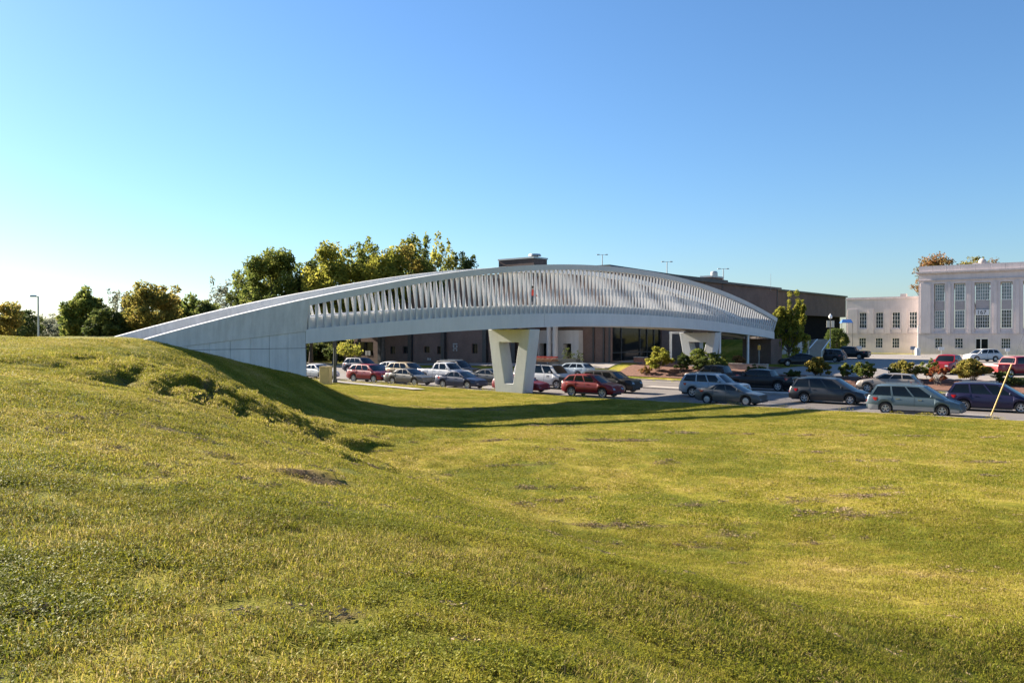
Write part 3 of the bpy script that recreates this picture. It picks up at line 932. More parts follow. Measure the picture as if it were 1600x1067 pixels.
# ------------------------------------------------------------------ brown brick civic building
CX0, CY0 = 11.2, 94.2
FF = ((CX0, CY0, 0), (-WX, -WY), (BX, BY))     # front wall: runs to the left; inwards is +y
EF = ((CX0, CY0, 0), (BX, BY), (-WX, -WY))     # side wall: runs away; inwards is +y
def fl(px):
    m = (px - 800) / F
    return (CX0 - CY0 * m) / (WX - WY * m)
def fY(L): return CY0 - WY * L
def ql(px):
    m = (px - 800) / F
    return (CY0 * m - CX0) / (BX - BY * m)
def qY(q): return CY0 + BY * q
civic = thing('brick_building', 'long brown brick civic building in shade behind the footbridge', 'building', (CX0, CY0, 1.0))
LE = fl(553)
mb = MB(*FF)
opens = [('opening', 583, 555, 534, 556), ('window', 617, 609, 541, 553), ('window', 637, 629, 541, 552), ('window', 671, 662, 541, 551), ('window', 691, 683, 541, 553), ('window', 746, 737, 537, 552)]
holes = []
for kind, a, b, yt, yb in opens:
    L0, L1 = fl(a), fl(b)
    Y = fY((L0 + L1) / 2)
    holes.append((L0, L1, z_at(yb, Y), z_at(yt, Y)))
dl = (fl(868), fl(848)); 
pL0, pL1 = fl(911), fl(847)
holed(mb, 0, LE, -.5, 5.6, holes, 0, .3)
mb.build('lower_front_wall', M['brick'], civic, recalc=False)
for h in holes:
    fw = MB(*FF); fw.box(h[0], h[0] + .07, .2, .28, h[2], h[3]); fw.box(h[1] - .07, h[1], .2, .28, h[2], h[3]); fw.box(h[0] + .07, h[1] - .07, .2, .28, h[3] - .08, h[3])
    fw.box((h[0] + h[1]) / 2 - .03, (h[0] + h[1]) / 2 + .03, .205, .275, h[2], h[3] - .08)
    w = fw.build('window', M['metal_dark'], civic)
    g = MB(*FF); g.quad((h[0], .26, h[2]), (h[1], .26, h[2]), (h[1], .26, h[3]), (h[0], .26, h[3])); g.build('pane', M['glass'], w)
# upper front, tall part near the corner and lower part further left
mb = MB(*FF); mb.box(0.002, 24, .0, 30, 5.6, 12.0); mb.build('upper_front_wall', M['brick'], civic)
mb = MB(*FF); mb.box(24, LE, .0, 24, 5.6, 10.2); mb.build('upper_front_wall', M['brick'], civic)
mb = MB(*FF); mb.box(-.12, 24.1, -.15, 30, 12.0, 12.3); mb.box(24.1, LE + .1, -.12, 24, 10.2, 10.45); mb.build('roof_edge', M['fascia'], civic)
mb = MB(*FF); mb.box(.3, LE - .1, 10, 24, -.5, 5.6); mb.build('core_wall', M['brick'], civic)
# dark piers standing proud of the front
for px in (596, 643, 695, 760, 805):
    L = fl(px); mb = MB(*FF); mb.box(L - .32, L + .32, -.45, -.002, -.4, 5.6); mb.build('wall_pier', M['fascia'], civic)
# slim brick ribs at the right end
for px in (928, 944, 953):
    L = fl(px); mb = MB(*FF); mb.box(L - .1, L + .1, -.16, -.002, 0, 5.6); mb.build('wall_groove', M['fascia'], civic)
# notices on the front
def notice(px0, px1, y0, y1, mat='notice'):
    L0, L1 = fl(px1), fl(px0); Y = fY((L0 + L1) / 2)
    mb = MB(*FF); mb.box(L0, L1, -.05, -.012, z_at(y1, Y), z_at(y0, Y)); return mb.build('notice', M[mat], civic)
notice(571, 574.6, 548, 555); notice(575.6, 579, 548, 555)
for (x, y, w, h) in ((708, 536.5, 7, 1.6), (708, 539, 2, 3.4), (713, 539.5, 2, 3), (708.5, 543.5, 6, 1.5), (708, 546, 2, 2.2), (713, 546, 1.6, 2.4), (668, 559, 2.2, 3.6), (671.3, 559.5, 2, 3.4), (693.6, 554, .9, 4)):
    notice(x, x + w, y, y + h)
# entrance: white portal with dark doorways
pY = fY((pL0 + pL1) / 2)
zp0, zp1 = .9, 5.15
mb = MB(*FF)
d1, d2 = (fl(870), fl(850)), (fl(899.5), fl(887))
holed(mb, pL0, pL1, zp0, zp1, [(d1[0], d1[1], zp0, z_at(536.5, pY)), (d2[0], d2[1], zp0, z_at(536.5, pY))], -.9, .85)
mb.quad((pL0, -.9, zp0), (pL0, 0, zp0), (pL0, 0, zp1), (pL0, -.9, zp1)); mb.quad((pL1, -.9, zp0), (pL1, 0, zp0), (pL1, 0, zp1), (pL1, -.9, zp1)); mb.quad((pL0, -.9, zp1), (pL1, -.9, zp1), (pL1, 0, zp1), (pL0, 0, zp1))
por = mb.build('entrance_portal', M['white_wall'], civic, recalc=False)
for d in (d1, d2):
    mb = MB(*FF); mb.box(d[0], d[1], -.06, -.03, zp0, z_at(536.5, pY)); mb.build('doorway', M['glass'], por)
Pt = MB(*FF).P((fl(866.5), -.93, z_at(524, pY))); text('IN', por, Pt, .42, (WX, WY), M['ink'])
Pt = MB(*FF).P((fl(865.5), -.93, z_at(530, pY))); text('MA', por, Pt, .42, (WX, WY), M['ink'])
mb = MB(*FF); mb.box(pL1 + .25, pL1 + .75, -3.1, -.003, .3, 6.29); mb.build('added_shade_wall', M['brick'], civic)  # brick edge drawn out into an added wall to keep sun off the portal
for px in (874, 883.5):
    L = fl(px); x, y, _ = MB(*FF).P((L, -2.0, 0))
    mb = MB(); mb.cyl((x, y, .6), (x, y, 6.3), .31, n=18); mb.build('column', M['white_wall'], civic, smooth=50)
mb = MB(*FF); mb.box(pL0 - 1.5, pL1 + 1.5, -2.8, -.0, 6.3, 6.8); mb.build('entrance_canopy', M['white_wall'], civic)
# side wall: big dark glazing, then brick
q1, q2 = ql(957), ql(1034)
zt = 5.7
mb = MB(*EF); holed(mb, 0, ql(1062), -.2, zt, [(q1, q2, 1.62, 5.62)], 0, .35); mb.build('lower_side_wall', M['brick'], civic, recalc=False)
gw = MB(*EF)
for px in (957, 973, 1002, 1013, 1024, 1034):
    q = ql(px); gw.box(max(q1, q - .06), min(q2, q + .06), .15, .27, 1.62, 5.62)
gw.box(q1, q2, .155, .265, 2.5, 2.6); gw.box(q1, q2, .156, .264, 5.5, 5.62)
w = gw.build('window_wall', M['metal_dark'], civic)
g = MB(*EF); g.quad((q1, .25, 1.62), (q2, .25, 1.62), (q2, .25, 5.62), (q1, .25, 5.62)); g.build('pane', M['glass'], w)
qe, qf = ql(1214), ql(1340)
mb = MB(*EF); mb.box(ql(1062), qe + 2, 2.5, 3, 0, 7.7); mb.build('recessed_glazing', M['glass'], civic)
mb = MB(*EF); mb.box(.004, qe, 0, 26, 5.7, 11.75); mb.build('upper_side_wall', M['brick'], civic)
# a taller block far behind, its side parallel to this one
GW0 = -82.0
def gq(px):
    m = (px - 800) / F
    Y = GW0 / (WX * m + WY)
    return BX * m * Y + BY * Y, Y
GF = ((WX * GW0, WY * GW0, 0), (BX, BY), (-WX, -WY))
ga, Ya = gq(1196); gb, Yb = gq(1321.5)
zg1 = z_at(463, Yb) - .35
mb = MB(*GF); mb.box(ga, gb, .0, 26, 9.7, zg1); mb.build('rear_block_wall', M['brick'], civic)
mb = MB(*GF); mb.box(ga, gb - .3, 1.6, 25, .5, 9.7); mb.build('recessed_wall', M['recess'], civic)
mb = MB(*GF); mb.box(ga - .2, gb + .4, -.4, 26.4, zg1, zg1 + .4); mb.build('roof_edge', M['fascia'], civic)
mb = MB(*EF); mb.box(-.15, qe + 1.0, -.35, 26, 11.75, 12.05); mb.build('roof_edge', M['fascia'], civic)
mb = MB(*EF); mb.box(qe - .1, qe + .12, -.1, -.003, 4, 11.75); mb.build('downpipe', M['fascia'], civic)
for px in (1100, 1128):
    q = ql(px); mb = MB(*EF); mb.box(q - .06, q + .06, -.06, -.003, 5.7, 11.75); mb.build('wall_joint', M['fascia'], civic)
# long low metal roof edge rising towards the corner
mb = MB(*EF)
qa, qb = .0, ql(1124)
mb.add([(qa, -.36, 12.06), (qb, -.36, 12.06), (qb, .1, 12.1), (qa, .1, 12.62), (qa, 6, 12.62), (qb, 6, 12.1)], [[0, 1, 2, 3], [3, 2, 5, 4], [0, 3, 4], [1, 5, 2]])
mb.build('sloping_roof', M['fascia'], civic)
# roof huts
def hut(pxa, pxc, pxb, Y, yt, mat):
    x, y = at_y(pxc, Y)
    zt = z_at(yt, Y)
    m = pxc
    La = abs((at_y(pxa, Y)[0] - x)) / .8; Lb = abs(at_y(pxb, Y)[0] - x) / .62
    fr = ((x, y, 0), (-WX, -WY), (BX, BY))
    mb = MB(*fr); mb.box(0, La, 0, Lb, 11.5, zt); h = mb.build('roof_hut', mat, civic)
    mb = MB(*fr); mb.box(-.1, La + .1, -.1, Lb + .1, zt, zt + .22); mb.build('hut_coping', M['metal_grey'], h)
    return fr, zt, h, La, Lb
fr, zt, h, La, Lb = hut(776, 834, 855, 116, 403.6, M['brick'])
mb = MB(*fr); c = fr[0]; x, y, _ = mb.P((La * .12, Lb * .4, 0)); m2 = MB(); m2.cyl((x, y, zt + .2), (x, y, zt + .42), .5, n=16); m2.cyl((x, y, zt + .42), (x, y, zt + .7), .95, .8, n=18); m2.build('roof_fan', M['metal_grey'], h, smooth=40)
fr, zt, h, La, Lb = hut(1097, 1112, 1136, 118, 433, M['brick_red'])
mb = MB(*fr); x, y, _ = mb.P((La * .3, Lb * .5, 0)); m2 = MB(); m2.cyl((x, y, zt + .2), (x, y, zt + .75), .5, n=14); m2.ball((x, y, zt + .75), .5, .5, .25); m2.build('roof_fan', M['metal_grey'], h, smooth=40)
# ------------------------------------------------------------------ vehicles
def unit_wheel():
    mb = MB()
    prof = [(.62, -.42), (.9, -.5), (.985, -.4), (1.0, -.2), (1.0, .2), (.985, .4), (.9, .5), (.62, .42)]
    n = 28
    rows = []
    for r, w in prof:
        rows.append([(r * math.cos(2 * math.pi * k / n), w, r * math.sin(2 * math.pi * k / n)) for k in range(n)])
    mb.grid(rows, close=True)
    mb.grid([rows[-1], rows[0]], close=True)
    ty = mb.build('tyre_source', M['rubber'], smooth=40)
    mb = MB()
    n = 24
    rr = [(.66, .40), (.64, .46), (.57, .44), (.55, .30)]
    rows = [[(r * math.cos(2 * math.pi * k / n), w, r * math.sin(2 * math.pi * k / n)) for k in range(n)] for r, w in rr]
    mb.grid(rows, close=True)
    for k in range(5):
        a = 2 * math.pi * k / 5 + .3
        c, s_ = math.cos(a), math.sin(a)
        pts = []
        for (r, h, w) in ((.10, .13, .45), (.58, .085, .41)):
            for sg in (-1, 1):
                pts.append((r * c - sg * h * s_, w, r * s_ + sg * h * c))
        for (r, h, w) in ((.10, .13, .32), (.58, .085, .28)):
            for sg in (-1, 1):
                pts.append((r * c - sg * h * s_, w, r * s_ + sg * h * c))
        mb.add(pts, [[0, 1, 3, 2], [0, 2, 6, 4], [1, 5, 7, 3], [2, 3, 7, 6], [0, 4, 5, 1]])
    mb.cyl((0, .3, 0), (0, .47, 0), .17, .14, n=12)
    rim = mb.build('rim_source', M['rim'], smooth=35)
    mb = MB()
    mb.cyl((0, -.40, 0), (0, .27, 0), .6, n=20)
    hub = mb.build('brake_disc_source', M['trimblack'], smooth=35)
    mb = MB()
    rows = [[(r * math.cos(2 * math.pi * k / n), w, r * math.sin(2 * math.pi * k / n)) for k in range(n)] for r, w in ((.65, .38), (.63, .45), (.42, .47), (.2, .50))]
    mb.grid(rows, close=True); mb.cyl((0, .4, 0), (0, .5, 0), .2, n=12)
    cap = mb.build('hubcap_source', M['rim'], smooth=35)
    out = [o.data for o in (ty, rim, hub, cap)]
    for o in (ty, rim, hub, cap): bpy.data.objects.remove(o)
    return out
TYRE, RIM, DISC, CAP = unit_wheel()

KINDS = dict(
 sedan=dict(L=4.65, W=1.80, H=1.45, wb=2.70, fo=.92, wr=.325, rock=.22, deck=[(0, .56), (.10, .68), (.35, .76), (1.25, .92), (3.7, .99), (4.35, 1.02), (4.57, .98), (4.65, .80)],
            cab=(1.15, 2.05, 3.15, 3.98), wins=[(.11, .42), (.45, .74), (.765, .86)]),
 suv=dict(L=4.62, W=1.85, H=1.68, wb=2.68, fo=.90, wr=.36, rock=.30, deck=[(0, .70), (.10, .84), (.35, .95), (1.1, 1.06), (4.2, 1.13), (4.52, 1.10), (4.62, .85)],
            cab=(1.0, 1.85, 4.0, 4.50), wins=[(.11, .39), (.42, .67), (.70, .93)]),
 big_suv=dict(L=5.0, W=1.95, H=1.80, wb=2.95, fo=.92, wr=.385, rock=.34, deck=[(0, .80), (.08, .96), (.30, 1.04), (1.3, 1.12), (4.6, 1.17), (4.92, 1.14), (5.0, .9)],
            cab=(1.25, 1.95, 4.55, 4.88), wins=[(.10, .36), (.39, .63), (.66, .94)]),
 minivan=dict(L=5.05, W=1.95, H=1.76, wb=3.0, fo=.96, wr=.335, rock=.22, deck=[(0, .58), (.10, .72), (.35, .82), (1.05, .99), (4.7, 1.07), (4.97, 1.05), (5.05, .8)],
            cab=(.85, 2.0, 4.55, 4.93), wins=[(.12, .37), (.40, .66), (.69, .95)]),
 pickup=dict(L=5.6, W=1.95, H=1.86, wb=3.55, fo=.92, wr=.39, rock=.38, deck=[(0, .86), (.08, 1.0), (.35, 1.08), (1.3, 1.15), (3.6, 1.18), (5.5, 1.18), (5.6, 1.05)],
            cab=(1.3, 1.98, 3.35, 3.62), wins=[(.11, .55), (.60, .90)], bed=(3.72, 5.5)),
 crew=dict(L=5.75, W=1.97, H=1.88, wb=3.6, fo=.94, wr=.395, rock=.38, deck=[(0, .88), (.08, 1.02), (.35, 1.09), (1.3, 1.16), (3.6, 1.19), (5.65, 1.19), (5.75, 1.05)],
            cab=(1.3, 1.98, 3.75, 4.02), wins=[(.10, .46), (.51, .90)], bed=(4.12, 5.65)),
 van=dict(L=5.5, W=2.0, H=2.08, wb=3.5, fo=.88, wr=.37, rock=.30, deck=[(0, .86), (.06, 1.02), (.35, 1.16), (.95, 1.24), (5.2, 1.28), (5.44, 1.26), (5.5, 1.0)],
            cab=(.85, 1.55, 5.30, 5.45), wins=[(.07, .27), (.30, .62), (.65, .94)]),
)
def pw(pts, x):
    if x <= pts[0][0]: return pts[0][1]
    for (a, p), (b, q) in zip(pts[:-1], pts[1:]):
        if x <= b: return p + (q - p) * (x - a) / (b - a)
    return pts[-1][1]
VEH = []
def vehicle(name, label, cat, kind, colour, xy, head, group=None, z=None, over=None, hubcap=False, rails=False, two=None, dark_win=True):
    k = dict(KINDS[kind])
    if over: k.update(over)
    L, W, H, rock = k['L'], k['W'], k['H'], k['rock']
    hw, wr = W / 2, k['wr']
    x, y = xy
    if z is None: z = gz(x, y) + .06
    root = thing(name, label, cat, (x, y, z), math.atan2(head[1], head[0]), group)
    VEH.append(root)
    col = PAINT[colour]
    xf = L / 2                      # model x of the nose; distance from the nose is f = xf - x
    f1, f2 = k['fo'], k['fo'] + k['wb']
    ra = wr + .06
    bed = k.get('bed')
    def plan(f):
        a, b = np.clip((.75 - f) / .75, 0, 1), np.clip((f - (L - .5)) / .5, 0, 1)
        return 1 - .15 * a ** 2.2 - .09 * b ** 2.2
    fs = {0, .05, .12, .25, .4, L - .3, L - .15, L - .06, L}
    fs |= set(np.linspace(0, L, 30))
    for c in (f1, f2):
        fs |= {c + ra * math.cos(a) for a in np.linspace(0, math.pi, 13)} | {c - ra - .012, c + ra + .012}
    if bed: fs |= {bed[0] - .01, bed[0], bed[1], bed[1] + .01}
    fs = sorted(v for v in fs if 0 <= v <= L)
    rows = []
    for f in fs:
        zb = rock
        if f < .25: zb = rock + .04 * (1 - f / .25)
        if f > L - .35: zb = rock + .10 * (f - L + .35) / .35
        for c in (f1, f2):
            if abs(f - c) < ra: zb = max(zb, wr + math.sqrt(max(0, ra * ra - (f - c) ** 2)) * .98)
        zd = pw(k['deck'], f)
        if zb > zd - .16: zb = zd - .16
        h = hw * plan(f)
        zc = zd + .015
        if bed and bed[0] <= f <= bed[1]: zc = zd - .5
        e0, e1 = np.clip(1 - f / .12, 0, 1), np.clip(1 - (L - f) / .12, 0, 1)
        dz = zd - zb
        pts = [(.0, .93, zb), (0, .985, zb + .12 * dz), (0, 1.0, zb + .42 * dz), (0, .99, zb + .62 * dz), (0, .975, zb + .70 * dz), (0, .955, zb + .9 * dz), (0, .90, zd), (0, .80, zd + .005), (0, .79, zc), (0, 0, zc + (.02 if not bed or f < bed[0] else 0))]
        sh = [.06, 0, 0, .005, .01, .03, .07, .1, .1, .1]
        r = []
        for (q, wf, zz), s_ in zip(pts, sh):
            fx = f + s_ * e0 - s_ * .6 * e1
            r.append((xf - fx, h * wf, zz))
        rows.append(r + [(p[0], -p[1], p[2]) for p in r[-2::-1]])
    mb = MB()
    mb.grid(rows)
    mb.add(rows[0], [list(range(len(rows[0])))]); mb.add(rows[-1], [list(range(len(rows[-1])))[::-1]])
    # greenhouse
    wbf, rf, rr, rb = k['cab']
    yb, yt = hw * .905, hw * .72
    zr = H - .055
    def base(s, sd):
        f = wbf + (rb - wbf) * s
        return Vector((xf - f, sd * yb * (1 if f > .6 else .95), pw(k['deck'], f) - .004))
    def roof(s, sd):
        f = rf + (rr - rf) * s
        return Vector((xf - f, sd * yt, zr - .05 * (2 * s - 1) ** 2 - .02 * s))
    def P(s, t, sd):
        a, b = base(s, sd), roof(s, sd)
        p = a.lerp(b, t)
        p.y += sd * .045 * math.sin(math.pi * t) * hw
        return p
    wins = []
    tb, tt = .07, .90
    for sd in (1, -1):
        ss = sorted({0, 1, *[w for q in k['wins'] for w in q]})
        ts = [0, tb, .5, tt, 1]
        for a, b in zip(ss[:-1], ss[1:]):
            iswin = any(abs(a - q[0]) < 1e-6 for q in k['wins'])
            for c, d in zip(ts[:-1], ts[1:]):
                if iswin and c >= tb and d <= tt: continue
                mb.quad(P(a, c, sd), P(b, c, sd), P(b, d, sd), P(a, d, sd))
            if iswin:
                w = MB()
                ins = Vector((0, -sd * .012, 0))
                w.grid([[tuple(P(q, c, sd) + ins) for q in np.linspace(a, b, 4)] for c in (tb, .35, .65, tt)])
                wins.append(('side_window', w))
    for end in (0, 1):
        def E(q, t):
            a = base(end, 1); b = roof(end, 1)
            p = P(end, t, 1)
            fwd = (1 if end == 0 else -1)
            return Vector((p.x + fwd * (.10 * (1 - q * q)) * (1 - .5 * t) * (1 if end == 0 else .55), p.y * q, p.z + (.035 * (1 - q * q) * t) + (.012 * (1 - q * q)) * (1 - t)))
        qs = [-1, -.9, -.5, 0, .5, .9, 1]
        ts = [0, .06, .35, .65, .92, 1] if end == 0 else [0, .12, .4, .65, .9, 1]
        for a, b in zip(qs[:-1], qs[1:]):
            for c, d in zip(ts[:-1], ts[1:]):
                if abs(a + b) < 1.7 and c >= ts[1] and d <= ts[-2]: continue
                mb.quad(E(a, c), E(b, c), E(b, d), E(a, d))
        w = MB()
        ins = Vector((-.012 if end == 0 else .012, 0, 0))
        w.grid([[tuple(E(q, t) + ins) for q in qs[1:-1]] for t in ts[1:-1]])
        wins.append(('windshield' if end == 0 else 'rear_window', w))
    # roof skin
    rs = []
    for s in np.linspace(0, 1, 7):
        e = roof(s, 1)
        add = 0.10 if s == 0 else (.055 if s == 1 else 0)
        r = []
        for q in (-1, -.85, -.5, 0, .5, .85, 1):
            fx = (.05 * (1 - q * q) if s == 0 else (-.0275 * (1 - q * q) if s == 1 else 0))
            r.append((e.x + fx, e.y * q, e.z + .035 * (1 - q * q) + .02 * (1 - q ** 4) * (1 - (2 * s - 1) ** 2)))
        rs.append(r)
    mb.grid(rs)
    body = mb.build('body', col, root, smooth=38, local=True)
    bm = bmesh.new(); bm.from_mesh(body.data)
    bmesh.ops.remove_doubles(bm, verts=bm.verts, dist=.004)
    bmesh.ops.recalc_face_normals(bm, faces=bm.faces)
    bm.to_mesh(body.data); bm.free()
    body.data.shade_smooth(); body.data.set_sharp_from_angle(angle=R(38))
    for nm, w in wins: w.build(nm, M['car_glass'], root, smooth=60, local=True)
    # underbody fills the wheel wells
    mb = MB()
    mb.box(xf - L + .15, xf - .15, -hw * .70, hw * .70, .2, pw(k['deck'], L / 2) - .3)
    mb.build('underbody', M['trimblack'], root, local=True)
    # sills and bumpers
    mb = MB()
    for sd in (1, -1):
        mb.box(xf - f2 + ra + .03, xf - f1 - ra - .03, sd * hw * .97 - .012, sd * hw * .97 + .012, rock - .05, rock + .05)
    mb.build('sill', M['trimblack'], root, local=True)
    zn = pw(k['deck'], .06)
    def arcbox(f_fn, y0, y1, z0, z1, out, n=6):
        m_ = MB()
        r0, r1 = [], []
        for q in np.linspace(y0, y1, n):
            a = abs(q) / hw
            fx = f_fn(a)
            r0.append((fx, q, z0)); r1.append((fx - out * .12, q, z1))
        back = -.07 if out > 0 else .07
        rows_ = [r0, r1, [(p[0] + back * 1.0, p[1], p[2]) for p in r1], [(p[0] + back, p[1], p[2]) for p in r0]]
        m_.grid(rows_)
        m_.add([r[0] for r in rows_], [[0, 1, 2, 3]]); m_.add([r[-1] for r in rows_], [[3, 2, 1, 0]])
        return m_
    def nose(a):
        # x of the body outline at the nose for a lateral share a of the half width
        lo, hi = 0, .75
        for _ in range(16):
            mid = (lo + hi) / 2
            if plan(mid) * .98 < a: lo = mid
            else: hi = mid
        return xf - hi + .016
    def tail(a):
        lo, hi = 0, .5
        for _ in range(16):
            mid = (lo + hi) / 2
            if plan(L - mid) * .98 < a: lo = mid
            else: hi = mid
        return xf - L + hi - .016
    gr = arcbox(nose, -hw * .42, hw * .42, rock + .12, zn - .12, 1); gr.build('grille', M['trimblack'], root, smooth=30, local=True)
    tr = arcbox(nose, -hw * .80, hw * .80, rock + .02, rock + .14, 1); tr.build('front_bumper_trim', M['trimblack'], root, smooth=30, local=True)
    bt = arcbox(tail, -hw * .86, hw * .86, rock + .08, rock + .24, -1); bt.build('rear_bumper_trim', M['chrome'] if k.get('bed') else M['trimblack'], root, smooth=30, local=True)
    for sd in (1, -1):
        hl = arcbox(nose, sd * hw * .50, sd * hw * .93, zn - .20, zn - .06, 1, 8); hl.build('headlight', M['lens'], root, smooth=40, local=True)
        zt0 = pw(k['deck'], L - .2)
        tl = arcbox(tail, sd * hw * .66, sd * hw * .985, zt0 - .36, zt0 - .10, -1, 8); tl.build('tail_light', M['red_lens'], root, smooth=40, local=True)
        mr = MB()
        bpos = P(.13, .12, sd)
        mr.box(bpos.x - .06, bpos.x + .06, bpos.y + sd * .0 - (.0 if sd > 0 else .2), bpos.y + (.2 if sd > 0 else 0), bpos.z, bpos.z + .14, .02, .02)
        mr.build('mirror', col, root, local=True, bevel=.02)
        for (a, b) in k['wins'][:2]:
            hd = MB()
            fb = wbf + (rb - wbf) * (b - .06)
            zz = pw(k['deck'], fb) - .13
            hd.box(xf - fb - .1, xf - fb + .1, sd * hw * .962 - .012, sd * hw * .962 + .03, zz - .018, zz + .018)
            hd.build('door_handle', M['chrome'] if two else col, root, local=True)
    sm = MB()
    for sd in (1, -1):
        for (a, b) in k['wins'][:2]:
            for q in ((a - .05, b + .012) if (a, b) == k['wins'][0] else (b + .012,)):
                fb = wbf + (rb - wbf) * q
                if abs(fb - f2) < ra: continue
                if bed and fb > bed[0]: continue
                zd = pw(k['deck'], fb)
                h_ = zd - rock
                prev = None
                for (fr_, wf) in ((.05, .965), (.14, .988), (.42, 1.001), (.62, .991), (.9, .956), (.99, .905)):
                    p = (sd * (hw * plan(fb) * wf + .003), rock + fr_ * h_)
                    if prev: sm.quad((xf - fb - .009, prev[0], prev[1]), (xf - fb + .009, prev[0], prev[1]), (xf - fb + .009, p[0], p[1]), (xf - fb - .009, p[0], p[1]))
                    prev = p
    sm.build('door_seam', M['trimblack'], root, local=True, recalc=False)
    pl = MB(); pl.box(xf - L - .02, xf - L + .06, -.16, .16, rock + .36, rock + .50); pl.build('licence_plate', M['plate'], root, local=True)
    if rails:
        rl = MB()
        for sd in (1, -1):
            p0, p1 = roof(.12, sd), roof(.9, sd)
            rl.box(p1.x, p0.x, sd * yt * .88 - .02, sd * yt * .88 + .02, zr + .03, zr + .075)
        rl.build('roof_rail', M['metal_grey'], root, local=True)
    if two:
        tw = MB()
        for sd in (1, -1):
            for (fa, fb) in ((.1, f1 - ra - .02), (f1 + ra + .02, f2 - ra - .02), (f2 + ra + .02, L - .1)):
                n_ = 5
                r = [[], [], []]
                for f in np.linspace(fa, fb, n_):
                    h_ = hw * plan(f)
                    zd = pw(k['deck'], f); dz = zd - rock
                    for i_, (fr_, wf) in enumerate(((.02, .945), (.14, .99), (.38, 1.0))):
                        r[i_].append((xf - f, sd * (h_ * wf + .006), rock + fr_ * dz))
                tw.grid(r)
        tw.build('lower_cladding', PAINT[two], root, smooth=40, local=True)
    for f in (f1, f2):
        for sd in (1, -1):
            w = bpy.data.objects.new('wheel', TYRE); COL.objects.link(w); w.parent = root
            w.location = (xf - f, sd * (hw - .12), wr)
            w.scale = (wr, .235, wr)
            if sd < 0: w.rotation_euler = (0, 0, math.pi)
            for nm, d in (('rim', CAP if hubcap else RIM), ('brake_disc', DISC)):
                c = bpy.data.objects.new(nm, d); COL.objects.link(c); c.parent = w
    return root
HR, HL = (DX, DY), (-DX, -DY)
LANE = dict(A=53.0, B=58.1, C=62.9, D=68.0, E=71.6)
G1 = 'cars queuing along the street'
def queue(px, lane, head, *a, **k):
    v = LANE[lane] if isinstance(lane, str) else lane
    x, y = on_v(px, v)
    u = DX * x + DY * y
    return vehicle(*a, xy=(x, y), head=head, group=G1, z=float(road_z(u)) + .006, **k)
# nearest lane, left to right
queue(497, 53.2, HR, 'car', 'white sedan half hidden by the left abutment and the tan cabinet', 'car', 'sedan', 'white')
queue(578, 'A', HR, 'car', 'deep red crossover, leftmost red car of the queue under the bridge', 'car', 'suv', 'red')
queue(639, 'A', HR, 'car', 'grey brown sedan right behind the footpath, in front of a gold car', 'car', 'sedan', 'olive', over=dict(H=1.47, L=4.8))
queue(721, 'A', HR, 'car', 'dark navy sedan in front of the white pickup, left of the near pier', 'car', 'sedan', 'navy', over=dict(L=4.55, H=1.46))
queue(814, 'A', HR, 'car', 'maroon car poking its bonnet out to the right of the near pier', 'car', 'sedan', 'maroon')
queue(926, 'A', HR, 'car', 'bright red compact crossover just right of the near pier, beside the kerb', 'car', 'suv', 'red', over=dict(H=1.69, L=4.5))
queue(1143, 'A', HR, 'car', 'small grey sedan with pale hubcaps half in the bridge shadow', 'car', 'sedan', 'grey', over=dict(L=4.5, H=1.44, cab=(1.0, 1.95, 3.1, 3.95)), hubcap=True)
queue(1431, 'A', HR, 'car', 'teal grey minivan with pale grey lower body beside the grass', 'minivan', 'minivan', 'teal', two='lower_grey', rails=True)
# second lane
queue(587, 57.7, HR, 'car', 'dark grey sedan mostly hidden behind the leftmost red crossover', 'car', 'sedan', 'charcoal', over=dict(L=4.45))
queue(637, 'B', HR, 'car', 'gold boxy car behind the grey brown sedan', 'car', 'suv', 'tan', over=dict(H=1.72, L=4.5))
queue(694, 'B', HR, 'pickup_truck', 'white pickup truck with an open bed behind the navy sedan', 'pickup', 'pickup', 'white')
queue(768, 'B', HR, 'car', 'dark grey sedan partly hidden behind the near bridge pier', 'car', 'sedan', 'charcoal')
van = queue(851, 'B', HR, 'cargo_van', 'white cargo van with a black nose and a red ladder on its roof rack', 'van', 'van', 'white')
queue(956, 'B', HR, 'car', 'black four wheel drive with a pale roof behind the bright red crossover', 'car', 'big_suv', 'black', rails=True, over=dict(L=4.75, H=1.72))
queue(1117, 'B', HR, 'car', 'pale blue silver large four wheel drive behind the small grey sedan', 'car', 'big_suv', 'silver_blue', rails=True)
queue(1297, 'B', HR, 'car', 'charcoal minivan standing behind the teal grey minivan', 'minivan', 'minivan', 'charcoal', rails=True)
queue(1552, 'B', HR, 'car', 'dark violet blue minivan at the right edge behind the yellow guy guard', 'minivan', 'minivan', 'violet', rails=True)
# turning lane
queue(565, 'C', HR, 'car', 'dark four wheel drive behind the leftmost red crossover, far lane', 'car', 'suv', 'navy', over=dict(H=1.75))
queue(613, 'C', HR, 'car', 'white sedan in the far lane above the gold car', 'car', 'sedan', 'white')
queue(717, 'C', HR, 'car', 'black tall four wheel drive behind the white pickup truck', 'car', 'big_suv', 'black', over=dict(L=4.5, H=1.85, rock=.4), rails=True)
# coming the other way
queue(895, 'E', HL, 'car', 'pale silver estate car showing its red tail lights behind the van', 'car', 'suv', 'silver_blue', over=dict(L=4.8, H=1.62))
queue(1120, 'E', HL, 'pickup_truck', 'black crew cab pickup behind the pale blue silver four wheel drive', 'pickup', 'crew', 'black')
queue(1191, 'D', HL, 'pickup_truck', 'black pickup in the bridge shadow, left of the charcoal minivan', 'pickup', 'crew', 'black', over=dict(H=1.8))
queue(1390, 'E', HL, 'car', 'beige estate crossover driving left in front of the car park shrubs', 'car', 'suv', 'beige', over=dict(L=4.75, H=1.58, cab=(1.1, 2.0, 4.1, 4.62)))
